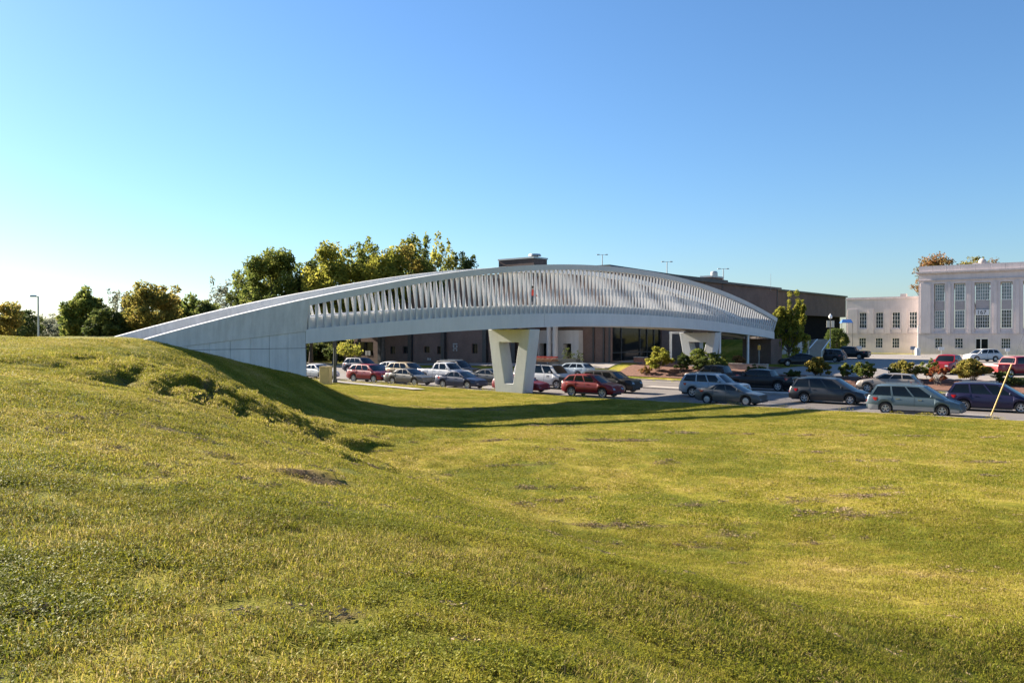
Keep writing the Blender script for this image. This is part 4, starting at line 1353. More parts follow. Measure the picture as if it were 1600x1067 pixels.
# car park
G2 = 'vehicles in the car park'
def lot(px, Y, head, *a, **k):
    return vehicle(*a, xy=at_y(px, Y), head=head, group=G2, **k)
lot(1291, 112, HL, 'car', 'dark silver minivan parked by the stair rails', 'minivan', 'minivan', 'charcoal')
lot(1327, 124, HL, 'pickup_truck', 'black pickup parked at the left corner of the pale building', 'pickup', 'crew', 'black')
lot(1250, 93, (-.93, .2), 'car', 'black low car in deep shade under the upright tree', 'car', 'sedan', 'black')
lot(1484, 78, (-.72, -.69), 'pickup_truck', 'red pickup half hidden between the red crape myrtle and a shrub', 'pickup', 'pickup', 'bright_red')
lot(1536, 112, (-.97, -.1), 'car', 'white four wheel drive parked in front of the pale building door', 'car', 'suv', 'white', over=dict(H=1.74, L=4.8))
lot(1590, 71, (.97, .24), 'pickup_truck', 'bright red pickup with its tailgate towards the street at the right edge', 'pickup', 'crew', 'bright_red')
# the van's black nose guard, side number and loaded rack
hwv, xfv = 1.0, 2.75
mb = MB()
mb.box(xfv - .06, xfv + .16, -.93, .93, .36, 1.02); mb.box(xfv - .62, xfv + .02, .955, 1.01, .42, 1.02); mb.box(xfv - .62, xfv + .02, -1.01, -.955, .42, 1.02)
mb.build('nose_guard', M['trimblack'], van, local=True)
mb = MB()
for x in (-1.9, -.4, 1.0):
    mb.box(x - .03, x + .03, -.85, .85, 2.16, 2.2); mb.box(x - .03, x + .03, -.85, -.79, 2.0, 2.16); mb.box(x - .03, x + .03, .79, .85, 2.0, 2.16)
for y in (-.85, .79): mb.box(-2.3, 1.25, y, y + .06, 2.2, 2.24)
mb.build('roof_rack', M['metal_dark'], van, local=True)
xv, yv, zv = van.location
th = thing('ladder', 'red ladder lying on the white van\'s roof rack', 'ladder', (xv, yv, zv + 2.25), van.rotation_euler.z)
mb = MB()
for y in (-.62, -.2): mb.box(-2.5, 1.5, y - .035, y + .035, .32, .44)
mb.build('rail', M['ladder'], th, local=True)
for k in range(9):
    mb = MB(); mb.box(-2.3 + k * .45, -2.25 + k * .45, -.585, -.235, .35, .41); mb.build('rung', M['ladder'], th, local=True)
th = thing('load', 'brown stack of planks under the ladder on the van\'s roof rack', 'load', (xv, yv, zv + 2.24), van.rotation_euler.z)
for k in range(5):
    mb = MB(); mb.box(-2.2 + .1 * k, 1.2 - .07 * k, -.75 + .3 * k, -.47 + .3 * k, .0, .2 + .05 * (k % 2)); mb.build('plank', M['crate'], th, local=True)
for sd in (-1,):
    bx = MB(); bx.box(-.1, -.1 + .001, 0, .001, 0, .001)
cu = text('E3', van, (xv, yv, zv), .26, (1, 0), M['ink'], 'door_number', depth=.004)
cu.location = (1.02, -1.012, 1.0)
cu.rotation_euler = (R(90), 0, 0)
# ------------------------------------------------------------------ foliage
def leaf_mat(name, stops, trans=.35):
    m, t, b = new_mat(name)
    at = t.nodes.new('ShaderNodeAttribute'); at.attribute_name = 'tint'
    c = ramp(t, at.outputs['Fac'], stops)
    c = mixc(t, c, ramp(t, noise(t, 1.1, 3, .6, wpos(t)), [(.3, (.8, .8, .8)), (.7, (1.1, 1.1, 1.1))]), 1.0, 'MULTIPLY')
    b.inputs['Roughness'].default_value = .75
    b.inputs['Specular IOR Level'].default_value = .12
    t.links.new(c, b.inputs['Base Color'])
    tr = t.nodes.new('ShaderNodeBsdfTranslucent')
    t.links.new(c, tr.inputs[0])
    mx = t.nodes.new('ShaderNodeMixShader')
    mx.inputs[0].default_value = min(.6, trans + .1)
    t.links.new(b.outputs[0], mx.inputs[1]); t.links.new(tr.outputs[0], mx.inputs[2])
    t.links.new(mx.outputs[0], t.nodes['Material Output'].inputs['Surface'])
    return m
LEAF = {
 'green': leaf_mat('green_leaves', [(0, (0.089, 0.121, 0.028)), (.5, (0.168, 0.205, 0.045)), (1, (0.307, 0.293, 0.072))], .45),
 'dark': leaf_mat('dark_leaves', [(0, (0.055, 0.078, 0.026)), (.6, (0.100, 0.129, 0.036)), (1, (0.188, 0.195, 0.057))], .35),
 'yellow': leaf_mat('yellow_green_leaves', [(0, (0.158, 0.172, 0.028)), (.5, (0.296, 0.293, 0.049)), (1, (0.500, 0.429, 0.081))], .5),
 'autumn': leaf_mat('autumn_leaves', [(0, (0.119, 0.127, 0.032)), (.5, (0.257, 0.225, 0.051)), (1, (0.430, 0.300, 0.081))], .5),
 'hazy': leaf_mat('hazed_leaves', [(0, (0.149, 0.166, 0.121)), (.6, (0.217, 0.234, 0.162)), (1, (0.317, 0.302, 0.203))], .4),  # greyer, paler leaves: haze of distance put into the colour
 'red': leaf_mat('red_leaves', [(0, (.16, .08, .035)), (.5, (.30, .075, .035)), (1, (.34, .17, .06))], .4),
 'box': leaf_mat('clipped_leaves', [(0, (0.055, 0.082, 0.024)), (.6, (0.109, 0.152, 0.036)), (1, (0.217, 0.244, 0.061))], .3),
 'rust': leaf_mat('rusty_leaves', [(0, (0.119, 0.108, 0.036)), (.5, (0.257, 0.166, 0.061)), (1, (0.436, 0.195, 0.092))], .4),
 'lit': leaf_mat('yellow_leaves', [(0, (0.277, 0.264, 0.041)), (.5, (0.494, 0.429, 0.061)), (1, (0.500, 0.500, 0.101))], .5),
}
def leaves(center, rx, ry, rz, n, size, rg, clumps=45, shell=.55, clump_r=.24, squash=.8, lobes=None, taper=0.0):
    """leaf cards gathered in clumps spread through a crown"""
    cx, cy, cz = center
    C = []
    while len(C) < clumps:
        p = rg.normal(size=3)
        p /= np.linalg.norm(p) + 1e-9
        r = shell + (1 - shell) * rg.random() ** .7
        p = p * r * rg.uniform(.82, 1.08)
        if p[2] < -.72: continue
        if lobes is not None:
            l = lobes[rg.integers(len(lobes))]
            p = np.array([l[0] + p[0] * l[3], l[1] + p[1] * l[3], l[2] + p[2] * l[4]])
        if taper:
            k = 1 - taper * max(0, p[2])
            p[0] *= k; p[1] *= k
        C.append(p)
    C = np.array(C)
    ct = rg.uniform(-.22, .22, len(C))
    cr = rg.uniform(.6, 1.35, len(C)) * clump_r
    wts = cr ** 2; wts /= wts.sum()
    idx = rg.choice(len(C), n, p=wts)
    d = rg.normal(size=(n, 3))
    d /= np.linalg.norm(d, axis=1)[:, None]
    d *= (rg.random(n) ** .45)[:, None]
    d[:, 2] *= squash
    P = C[idx] + d * cr[idx][:, None]
    P *= np.array([rx, ry, rz])
    P += np.array([cx, cy, cz])
    a = rg.normal(size=(n, 3)); a /= np.linalg.norm(a, axis=1)[:, None]
    b = np.cross(a, rg.normal(size=(n, 3))); b /= np.linalg.norm(b, axis=1)[:, None]
    s = size * rg.uniform(.55, 1.35, n)[:, None]
    V = np.stack([P - a * s, P - b * s * .45 + a * s * .1, P + a * s, P + b * s * .45 + a * s * .1], 1)
    t = np.clip(.5 + ct[idx] + rg.normal(0, .2, n), 0, 1)
    Cw = C * np.array([rx, ry, rz]) + np.array([cx, cy, cz])
    return V, t, Cw
def plant(name, part, label, cat, x, y, z, V, t, C, leaf, trunk_r, fork, rg, bark='bark', group=None, limbs=8, stems=1, spread=.15):
    o = thing(name, label, cat, (x, y, z), group=group)
    V = V - np.array([x, y, z])
    me = quads_mesh(part, V, t, LEAF[leaf])
    c = bpy.data.objects.new(part, me); COL.objects.link(c); c.parent = o
    mb = MB()
    top = Vector(C.mean(0))
    for s in range(stems):
        a = rg.uniform(0, 6.28)
        off = spread * (0 if stems == 1 else 1)
        p0 = Vector((x + off * math.cos(a), y + off * math.sin(a), z - .25))
        f = Vector((x, y, z)).lerp(top, fork) + Vector((off * 2.2 * math.cos(a), off * 2.2 * math.sin(a), 0))
        mid = p0.lerp(f, .5) + Vector((rg.normal() * trunk_r * .5, rg.normal() * trunk_r * .5, 0))
        mb.cyl(p0, mid, trunk_r * 1.15, trunk_r * .85, 8, False)
        mb.cyl(mid, f, trunk_r * .85, trunk_r * .6, 8, False)
        for k in rg.choice(len(C), min(limbs, len(C)), replace=False):
            e = Vector(C[k])
            m2 = f.lerp(e, .5) + Vector((0, 0, .06 * (e - f).length))
            mb.cyl(f, m2, trunk_r * .42, trunk_r * .26, 5, False)
            mb.cyl(m2, e, trunk_r * .26, trunk_r * .07, 5, False)
    mb.build('trunk' if stems == 1 else 'stems', M[bark], o, smooth=60)
    return o
TG = 'trees behind the grassy bank'
def tree(px, ytop, hpx, Y, leaf, n, label, size=.36, dens=1, base=None, shell=.45, clumps=60, cr=.26, low=None, sx=1.0, taper=0, seed=None, group=TG):
    rg = np.random.default_rng(int(px * 7 + ytop) if seed is None else seed)
    x, y = at_y(px, Y)
    z = gz(x, y) if base is None else base
    zt = z_at(ytop, Y)
    r = hpx * 1.12 * Y / F
    zl = z + (zt - z) * .22 if low is None else z_at(low, Y)
    V, t, C = leaves((x, y, (zt + zl) / 2), r * sx, r, (zt - zl) / 2 * 1.0, int(n * dens * 1.75), size * .8, rg, int(clumps * 1.5), shell, cr * .85, taper=taper)
    return plant('broadleaf_tree', 'crown', label, 'tree', x, y, z, V, t, C, leaf, .018 * (zt - z) + .05, .35, rg, group=group, limbs=14)
T = tree
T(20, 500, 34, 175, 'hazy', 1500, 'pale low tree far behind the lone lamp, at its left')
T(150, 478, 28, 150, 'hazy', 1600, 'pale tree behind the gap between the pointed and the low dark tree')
T(206, 486, 26, 140, 'green', 1500, 'low green tree under the thin see-through tree')
T(272, 470, 28, 125, 'green', 2000, 'green tree hugging the right side of the orange tinted tree')
T(326, 468, 24, 128, 'dark', 1600, 'low dark tree just above the far parapet of the ramp')
T(-14, 466, 40, 118, 'autumn', 3800, 'olive and orange tree cut by the left edge of the photo')
T(30, 481, 30, 150, 'dark', 2600, 'low dark green tree at the far left, left of the lamp post')
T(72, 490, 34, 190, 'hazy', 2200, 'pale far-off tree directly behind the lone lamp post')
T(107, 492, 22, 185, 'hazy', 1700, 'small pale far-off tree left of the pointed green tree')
T(132, 449, 33, 112, 'green', 5200, 'pointed green tree right of the lone lamp post', taper=.35)
T(168, 482, 30, 104, 'dark', 3600, 'low dark bushy tree in front of the pointed green tree')
T(188, 448, 22, 150, 'hazy', 800, 'thin see-through tree between the pointed green and the orange tinted tree', cr=.2)
T(216, 470, 26, 112, 'autumn', 2400, 'yellowish tree left of the orange tinted tree')
T(243, 438, 46, 106, 'autumn', 6500, 'orange tinted broad tree above the start of the ramp', size=.3)
T(305, 459, 34, 132, 'green', 3600, 'mid green rounded tree right of the orange tinted tree')
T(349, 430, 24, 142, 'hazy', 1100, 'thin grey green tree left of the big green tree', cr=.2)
T(388, 424, 34, 128, 'dark', 3200, 'darker tree under the left side of the big green tree')
T(430, 381, 56, 122, 'green', 7600, 'big spreading green tree, leftmost of the tall group')
T(486, 402, 30, 124, 'dark', 3000, 'dark tree in the gap right of the big spreading green tree')
T(522, 374, 42, 116, 'yellow', 6200, 'yellow green dense tree, second of the tall group')
T(562, 370, 34, 121, 'green', 4600, 'tall green tree in the middle of the tall group')
T(598, 382, 38, 116, 'yellow', 5600, 'yellow green tree left of the airy topped trees')
T(634, 384, 30, 119, 'autumn', 3800, 'golden tinted tree just left of the tallest airy tree')
T(653, 361, 26, 124, 'green', 2300, 'tallest airy tree of the group with open crown', cr=.2, shell=.5)
T(688, 366, 26, 126, 'yellow', 1300, 'sparse tree showing its bare branches near the right end', cr=.19, shell=.6)
T(722, 390, 25, 122, 'dark', 2100, 'dark loose tree at the right end of the tall group', cr=.22)
T(742, 398, 12, 122, 'hazy', 120, 'bare twiggy small tree beside the roof hut', cr=.2, size=.25)
T(668, 405, 34, 119, 'green', 3600, 'lower green tree in front of the airy trees')
T(1460, 397, 32, 190, 'rust', 2400, 'rusty green tree rising behind the pale stone building', base=1, low=470, group=None)
T(1527, 401, 26, 200, 'autumn', 900, 'treetop peeping over the parapet of the pale stone building', base=1, low=440, group=None)
T(1554, 401, 9, 200, 'rust', 160, 'tiny rusty treetop over the parapet, right of the stone ornament', base=1, low=430, group=None, size=.3)
T(545, 533, 19, 96, 'yellow', 520, 'sunlit yellow tree seen under the left end of the bridge', size=.2, low=560, group=None)
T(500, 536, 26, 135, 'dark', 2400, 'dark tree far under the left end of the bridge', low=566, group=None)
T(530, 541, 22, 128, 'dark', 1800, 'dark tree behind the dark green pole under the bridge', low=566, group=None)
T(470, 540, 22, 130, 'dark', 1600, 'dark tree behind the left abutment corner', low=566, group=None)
# upright tree at the end of the bridge
rg = np.random.default_rng(3)
x, y = at_y(1233, 100.5)
z = gz(x, y)
zt = z_at(463, 100.5)
lob = [(-.58, 0, .15, .15, .5), (-.28, .2, .25, .15, .6), (0, 0, .42, .15, .6), (.33, -.1, .40, .15, .6), (.62, .1, .34, .14, .58), (0, 0, -.45, .8, .45), (-.4, .1, -.35, .5, .45), (.45, 0, -.35, .5, .45), (.1, -.2, -.1, .6, .35)]
V, t, C = leaves((x, y, (z + zt) / 2 + .3), 2.75, 2.4, (zt - z) / 2, 16000, .13, rg, 260, .1, .105, lobes=lob)
plant('upright_tree', 'crown', 'upright many-pointed green tree beside the right end of the bridge', 'tree', x, y, z, V, t, C, 'yellow', .12, .3, rg, limbs=30)
BG = 'shrubs across the street'
def shrub(px, ytop, ybot, hpx, v, leaf, n, label, size=.12, cr=.24, clumps=40, shell=.35, stems=5, bark='bark', group=BG, rt=.03, Y=None):
    rg = np.random.default_rng(int(px * 3 + ytop))
    if Y is None: x, y = on_v(px, v)
    else: x, y = at_y(px, Y)
    z = gz(x, y)
    zt = z_at(ytop, y)
    r = hpx * y / F
    zl = z + (zt - z) * .12
    V, t, C = leaves((x, y, (zt + zl) / 2), r, r * .9, (zt - zl) / 2, n, size, rg, clumps, shell, cr)
    return plant('shrub', 'foliage', label, 'shrub', x, y, z, V, t, C, leaf, rt, .25, rg, bark, group, limbs=7, stems=stems, spread=.12)
shrub(1028, 541, 582, 25, 77.2, 'yellow', 4200, 'bright yellow green rounded shrub, leftmost in the mulch bed')
shrub(1066, 552, 585, 15, 76.8, 'dark', 1500, 'dark loose shrub right of the bright yellow green one', cr=.2)
shrub(1008, 572, 584, 12, 76.2, 'rust', 500, 'low purplish shrub in the mulch below the bright yellow green one', cr=.2)
shrub(1093, 547, 580, 22, 77.8, 'green', 2600, 'green shrub in front of the far bridge pier')
shrub(1122, 548, 580, 18, 78.2, 'green', 1900, 'green shrub between the far pier and the first slim post')
shrub(1108, 556, 584, 22, 77.0, 'dark', 2200, 'low dark shrub under the far pier')
shrub(1153, 556, 572, 13, 83, 'rust', 900, 'rusty low shrub between the two slim posts')
shrub(1181, 570, 590, 16, 78.4, 'dark', 900, 'dark small shrub on the tan masonry wall')
shrub(1240, 578, 600, 13, 77, 'dark', 1000, 'dark shrub in the shade left of the orange tinted one')
shrub(1279, 557, 590, 20, 77.6, 'autumn', 3200, 'orange tinted shrub at the shaded edge of the car park')
shrub(1321, 568, 592, 12, 77.6, 'green', 1100, 'small thin shrub left of a fuller one at the car park edge', cr=.2)
shrub(1351, 564, 594, 17, 77.4, 'green', 2000, 'fuller green shrub above the nose of the beige estate crossover')
shrub(1419, 560, 586, 22, 77.6, 'autumn', 2300, 'olive shrub above the roof of the teal grey minivan')
shrub(1452, 561, 584, 15, 78.4, 'green', 1200, 'small olive shrub left of the red crape myrtle', cr=.2)
shrub(1397, 572, 590, 12, 77.8, 'dark', 700, 'low dark shrub above the tail of the beige estate crossover', cr=.2)
o = shrub(1466, 569, 606, 16, 76.4, 'red', 700, 'sparse red leaved crape myrtle on thin pale stems by the mulch', cr=.17, shell=.7, stems=5, bark='bark_pale', clumps=34, group=None)
shrub(1520, 556, 598, 28, 77.2, 'autumn', 4600, 'large olive shrub between the two red pickups')
shrub(1588, 590, 606, 14, 77, 'dark', 900, 'dark shrub at the right edge behind the violet blue minivan')
shrub(1568, 580, 600, 14, 77.8, 'dark', 900, 'dark shrub under the tailgate of the right red pickup')
shrub(888, 541, 566, 14, 80, 'dark', 420, 'thin dark shrub in front of the white entrance columns', cr=.16, size=.09, group=None, Y=92)
shrub(903, 547, 566, 9, 80, 'dark', 220, 'thin dark shrub in front of the right entrance doorway', cr=.16, size=.09, group=None, Y=92)
# clipped round bush by the stairs
rg = np.random.default_rng(9)
x, y = at_y(1307, 147)
z = gz(x, y); zt = z_at(513.5, 147)
V, t, C = leaves((x, y, zt - 2.1), 2.05, 2.0, 2.1, 9000, .13, rg, 260, .86, .17)
plant('round_bush', 'foliage', 'large clipped round evergreen bush at the left corner of the pale stone building', 'bush', x, y, z, V, t, C, 'box', .12, .3, rg, limbs=8)
for px, yt, Y, w, lab in ((1330, 543, 150, 10, 'low round dark bush at the foot of the pale wing wall'),):
    x, y = at_y(px, Y); z = gz(x, y); zt = z_at(yt, Y)
    V, t, C = leaves((x, y, (z + zt) / 2), w * Y / F, 1.0, (zt - z) / 2, 1500, .12, rg, 80, .7, .22)
    plant('round_bush', 'foliage', lab, 'bush', x, y, z, V, t, C, 'dark', .06, .3, rg, limbs=4)
# hedge and low house in the gloom under the left end of the bridge
x, y = at_y(515, 140)
rg = np.random.default_rng(12)
V, t, C = leaves((x, y, 2.5), 15, 1.8, 2.7, 11000, .28, rg, 320, .2, .10)
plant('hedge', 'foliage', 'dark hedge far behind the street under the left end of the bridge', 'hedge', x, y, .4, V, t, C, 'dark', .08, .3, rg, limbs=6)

# ------------------------------------------------------------------ street furniture
def post(mb, x, y, z0, z1, r, r1=None, n=10): mb.cyl((x, y, z0), (x, y, z1), r, r if r1 is None else r1, n)
# lone lamp on the left
Y = 82; x, y = at_y(60, Y); g = gz(x, y); zt = z_at(463, Y)
o = thing('street_lamp', 'lone grey street lamp with one flat head before the trees on the left', 'street lamp', (x, y, g))
mb = MB(); post(mb, x, y, g - .3, zt, .11, .075); mb.build('pole', M['metal_grey'], o, smooth=50)
mb = MB(); mb.cyl((x, y, zt - .05), (x - .3, y, zt + .02), .05, .05, 8); mb.build('arm', M['metal_grey'], o, smooth=50)
mb = MB(); mb.box(x - .78, x - .22, y - .2, y + .2, zt - .07, zt + .12, .05, .05); mb.build('lamp_head', M['metal_grey'], o, bevel=.02)
# lamps on the parking roof
for px, yt, lab in ((941, 398, 'double headed roof lamp above the crown of the bridge'), (1042, 409, 'double headed roof lamp, middle one of three over the roof'), (1130, 420, 'double headed roof lamp next to the red brick roof hut')):
    Y = 122; x, y = at_y(px, Y); zt = z_at(yt, Y)
    o = thing('roof_lamp', lab, 'lamp', (x, y, 12), group='double headed lamps on the brick building roof')
    mb = MB(); post(mb, x, y, 11, zt, .085, .065); mb.build('pole', M['metal_grey'], o)
    mb = MB(); mb.box(x - .5, x + .5, y - .03, y + .03, zt - .05, zt); mb.build('arm', M['metal_grey'], o)
    for s in (-1, 1):
        mb = MB(); mb.box(x + s * .62 - .2, x + s * .62 + .2, y - .16, y + .16, zt - .07, zt + .05); mb.build('lamp_head', M['metal_grey'], o, bevel=.02)
x, y = at_y(1204, 128); o = thing('antenna', 'thin roof antenna above the right end of the bridge', 'antenna', (x, y, 12))
mb = MB(); post(mb, x, y, 11.5, z_at(428, 128), .035, .02, 6); mb.build('mast', M['metal_grey'], o)
# globe lamp with banners
Y = 138; x, y = at_y(1297.5, Y); g = gz(x, y)
o = thing('globe_lamp', 'black lamp post with a white globe and two cream banners by the brick building', 'street lamp', (x, y, g))
zt = z_at(491, Y)
mb = MB(); post(mb, x, y, g - .2, zt - .75, .09, .06); mb.build('pole', M['metal_dark'], o, smooth=50)
mb = MB(); mb.ball((x, y, zt - .42), .30, .30, .36); mb.build('globe', M['globe'], o, smooth=60)
mb = MB(); post(mb, x, y, zt - .86, zt - .74, .16, .2); mb.build('collar', M['metal_dark'], o)
mb = MB(); mb.cyl((x, y, zt - .08), (x, y, zt + .14), .12, .02, 8); mb.build('finial', M['sign_white'], o)
za, zb_ = z_at(511.5, Y), z_at(501, Y)
for s in (-1, 1):
    mb = MB(); mb.box(x + s * .38 - .26, x + s * .38 + .26, y - .015, y + .015, za, zb_); mb.build('banner', M['banner'], o)
    mb = MB(); mb.box(min(x, x + s * .66), max(x, x + s * .66), y - .025, y + .025, zb_ + .004, zb_ + .05); mb.build('banner_arm', M['metal_dark'], o)
# amber sign
Y = 93; x, y = at_y(1186, Y); g = gz(x, y)
o = thing('amber_sign', 'amber square sign on a grey post in the shade under the bridge end', 'sign', (x, y, g))
mb = MB(); post(mb, x, y, g - .2, z_at(538, Y), .035); mb.build('pole', M['metal_grey'], o)
mb = MB(); mb.box(x - .17, x + .17, y - .06, y - .04, z_at(546.5, Y), z_at(539.5, Y)); mb.build('sign_panel', M['orange_sign'], o)
mb = MB(); mb.quad((x - .05, y - .062, z_at(543.6, Y)), (x, y - .062, z_at(544.2, Y)), (x + .05, y - .062, z_at(543.6, Y)), (x, y - .062, z_at(542.4, Y))); mb.build('sign_mark', M['ink'], o)
def signpost(px, yt, yb, w, Y, mats, label, group=None, panel_h=None):
    x, y = at_y(px, Y); g = gz(x, y)
    o = thing('sign_post', label, 'sign', (x, y, g), group=group)
    zt, zb_ = z_at(yt, Y), z_at(yb, Y)
    mb = MB(); post(mb, x, y, g - .2, zt, .04, n=8); mb.build('pole', M['metal_grey'], o)
    mb = MB(); mb.box(x - w / 2, x + w / 2, y - .07, y - .045, zb_, zt); s = mb.build('sign_panel', M[mats[0]], o)
    if len(mats) > 1:
        mb = MB(); mb.box(x - w * .3, x + w * .3, y - .074, y - .071, zb_ + (zt - zb_) * .35, zt - (zt - zb_) * .15); mb.build('sign_field', M[mats[1]], s)
signpost(1233, 549, 555.5, .42, 103, ('sign_white', 'sign_blue'), 'small white and blue sign in front of the sloping light wall')
signpost(1250.5, 547.5, 552.5, .38, 104, ('sign_blue', 'sign_white'), 'small blue and white sign at the foot of the stairs')
signpost(1342, 540.5, 546, .95, 146, ('sign_white',), 'white sign in front of the pale wing, the one nearest the round bush')
signpost(1426, 541, 546.5, .85, 143, ('sign_slate',), 'grey blue sign at the inner corner of the pale wing')
signpost(1471, 542, 547, .95, 138, ('sign_white',), 'white sign left of the pale building door')
signpost(1574, 544, 549, .7, 131, ('sign_white',), 'white sign right of the white four wheel drive')
# white meter cabinet by the corner
x, y = at_y(1434, 136); g = gz(x, y)
o = thing('meter_cabinet', 'white meter cabinet standing before the corner of the pale building', 'cabinet', (x, y, g))
mb = MB(); mb.box(x - .35, x + .35, y - .25, y + .25, g, g + 1.25); mb.build('housing', M['sign_white'], o, bevel=.03)
mb = MB(); mb.box(x - .12, x + .12, y - .28, y - .252, g + .3, g + .95); mb.build('door', M['metal_grey'], o)
mb = MB(); post(mb, x + .1, y + .1, g + 1.2, g + 5.0, .06, .05); mb.build('service_pipe', M['steel_white'], o)
# sloping light wall, terrace steps and rails
def wp(px, py, Y): x, y = at_y(px, Y); return (x, y, z_at(py, Y))
o = thing('sloping_wall', 'light sloping ramp wall ending in a post between the upright tree and the stairs', 'wall', wp(1228, 553, 104))
a, b, c, d = wp(1220, 554, 103), wp(1252, 549, 107), wp(1261, 532, 108), wp(1226, 540, 103.5)
mb = MB(); off = (.2, .25, 0)
f4 = [a, b, c, d]; mb.add(f4 + [tuple(p + q for p, q in zip(v, off)) for v in f4], [[0, 1, 2, 3], [7, 6, 5, 4], [0, 4, 5, 1], [1, 5, 6, 2], [2, 6, 7, 3], [3, 7, 4, 0]])
mb.build('wall', M['white_wall'], o)
e = wp(1261, 531, 107.6); mb = MB(); mb.box(e[0] - .22, e[0] + .22, e[1] - .2, e[1] + .2, e[2] - 1.3, e[2] + .1); mb.build('end_post', M['tan_wall'], o)
o = thing('stairs', 'shaded concrete stairs climbing to the terrace behind the parked minivan', 'stairs', wp(1270, 553, 110))
A0 = Vector(wp(1271, 556, 109.5)); B0 = Vector(wp(1281, 530, 113))
ns = 14
for k in range(ns):
    p = A0.lerp(B0, k / ns); q = A0.lerp(B0, (k + 1) / ns)
    mb = MB((p.x, p.y, 0), (.93, .2), (-.2, .93)); mb.box(-.9, 1.3, 0, .6, p.z - .5, q.z); mb.build('step', M['path'], o)
for px0, px1, y0, y1, Y0, Y1, lab in ((1264, 1277, 545, 530, 109.2, 112.6, 'white stair handrail, left of two'), (1284, 1297, 548, 530, 108.6, 112.6, 'white stair handrail partly behind the dark silver minivan')):
    o = thing('handrail', lab, 'handrail', wp(px0, 556, Y0), group='white handrails of the stairs')
    p, q = Vector(wp(px0, y0, Y0)), Vector(wp(px1, y1, Y1))
    mb = MB(); mb.cyl(p, q, .07, n=8); mb.build('rail', M['steel_white'], o)
    for v, dz in ((p, 1.0), (q, 1.1)):
        mb = MB(); mb.cyl((v.x, v.y, v.z - dz), (v.x, v.y, v.z - .01), .06, n=8); mb.build('baluster', M['steel_white'], o)
# blue awning beside the brick building
x, y = at_y(1319, 150)
z0, z1 = z_at(504.5, 150), z_at(499, 150)
o = thing('blue_awning', 'bright blue awning at the brick building beside the pale wing', 'awning', (x, y, z0))
mb = MB(); mb.add([(x - .9, y - 1.1, z0), (x + 1.2, y - 1.1, z0), (x + 1.2, y, z1), (x - .3, y, z1), (x - .9, y, z0), (x + 1.2, y, z0)], [[0, 1, 2, 3], [0, 3, 4], [1, 5, 2], [0, 4, 5, 1], [2, 5, 4, 3]]); mb.build('canopy', M['awning'], o)
mb = MB(); mb.cyl((x - .85, y - 1.05, gz(x, y) - .1), (x - .85, y - 1.05, z0), .05, n=8); mb.cyl((x + 1.1, y - 1.05, gz(x, y) - .1), (x + 1.1, y - 1.05, z0), .05, n=8); mb.build('frame', M['metal_dark'], o)
# tan masonry wall and brick planter
x0, y0 = on_v(1138, 80.5); x1, y1 = on_v(1199, 80.5)
o = thing('masonry_wall', 'low tan masonry wall catching the sun under the right end of the bridge', 'wall', (x0, y0, .9))
mb = MB((x0, y0, 0), (DX, DY), (NX, NY)); Lw = math.hypot(x1 - x0, y1 - y0)
mb.box(0, Lw, 0, .35, .4, 1.62); mb.build('wall', M['tan_wall'], o)
nb = 7
for k in range(nb):
    mb = MB((x0, y0, 0), (DX, DY), (NX, NY)); mb.box(Lw * k / nb + .01, Lw * (k + 1) / nb - .01, -.05, .4, 1.62, 1.74); mb.build('coping_stone', M['kerb'], o)
x, y = at_y(990, 93.5)
o = thing('brick_planter', 'small red brick planter at the foot of the dark glazing', 'planter', (x, y, 1.3))
mb = MB((x, y, 0), (WX, WY), (BX, BY)); mb.box(0, 1.3, 0, .9, .8, z_at(558.5, 93.5)); mb.build('wall', M['brick_red'], o)
mb = MB((x, y, 0), (WX, WY), (BX, BY)); mb.box(-.04, 1.34, -.04, .94, z_at(558.5, 93.5), z_at(558.5, 93.5) + .07); mb.build('coping', M['kerb'], o)
# dark planter by the entrance
x, y = at_y(884, 91.5); g = gz(x, y)
o = thing('planter', 'long dark planter in front of the white entrance columns', 'planter', (x, y, g))
mb = MB((x, y, 0), (WX, WY), (BX, BY)); mb.box(-1.9, 1.7, -.4, .4, g - .1, z_at(560.5, 91.5)); mb.build('trough', M['metal_dark'], o)
# tan cabinet and dark pole by the left abutment
Y = 71.5; x, y = at_y(509, Y); g = gz(x, y)
o = thing('utility_cabinet', 'tan utility cabinet beside the dark green pole near the left abutment', 'cabinet', (x, y, g))
zt = z_at(573.5, Y)
mb = MB((x, y, 0), (.97, -.25), (.25, .97)); mb.box(-.47, .47, -.3, .3, g - .15, zt); mb.build('housing', M['tan'], o, bevel=.03)
mb = MB((x, y, 0), (.97, -.25), (.25, .97)); mb.box(-.5, .5, -.33, .33, zt, zt + .06); mb.build('lid', M['tan'], o)
mb = MB((x, y, 0), (.97, -.25), (.25, .97)); mb.box(-.4, .4, -.315, -.302, g + .15, zt - .1); mb.build('door', M['tan'], o)
Y = 73.2; x, y = at_y(523.2, Y); g = gz(x, y)
o = thing('street_pole', 'dark green steel pole rising behind the bridge girder on the left', 'pole', (x, y, g))
mb = MB(); post(mb, x, y, g - .3, 6.2, .15, .13, 14); mb.build('shaft', M['pole_green'], o, smooth=50)
mb = MB(); post(mb, x, y, g - .1, g + .35, .24, .18, 14); mb.build('base', M['pole_green'], o, smooth=40)
mb = MB(); mb.box(x - .14, x + .14, y - .26, y - .14, g + 3.1, g + 3.7); mb.build('control_box', M['metal_dark'], o)
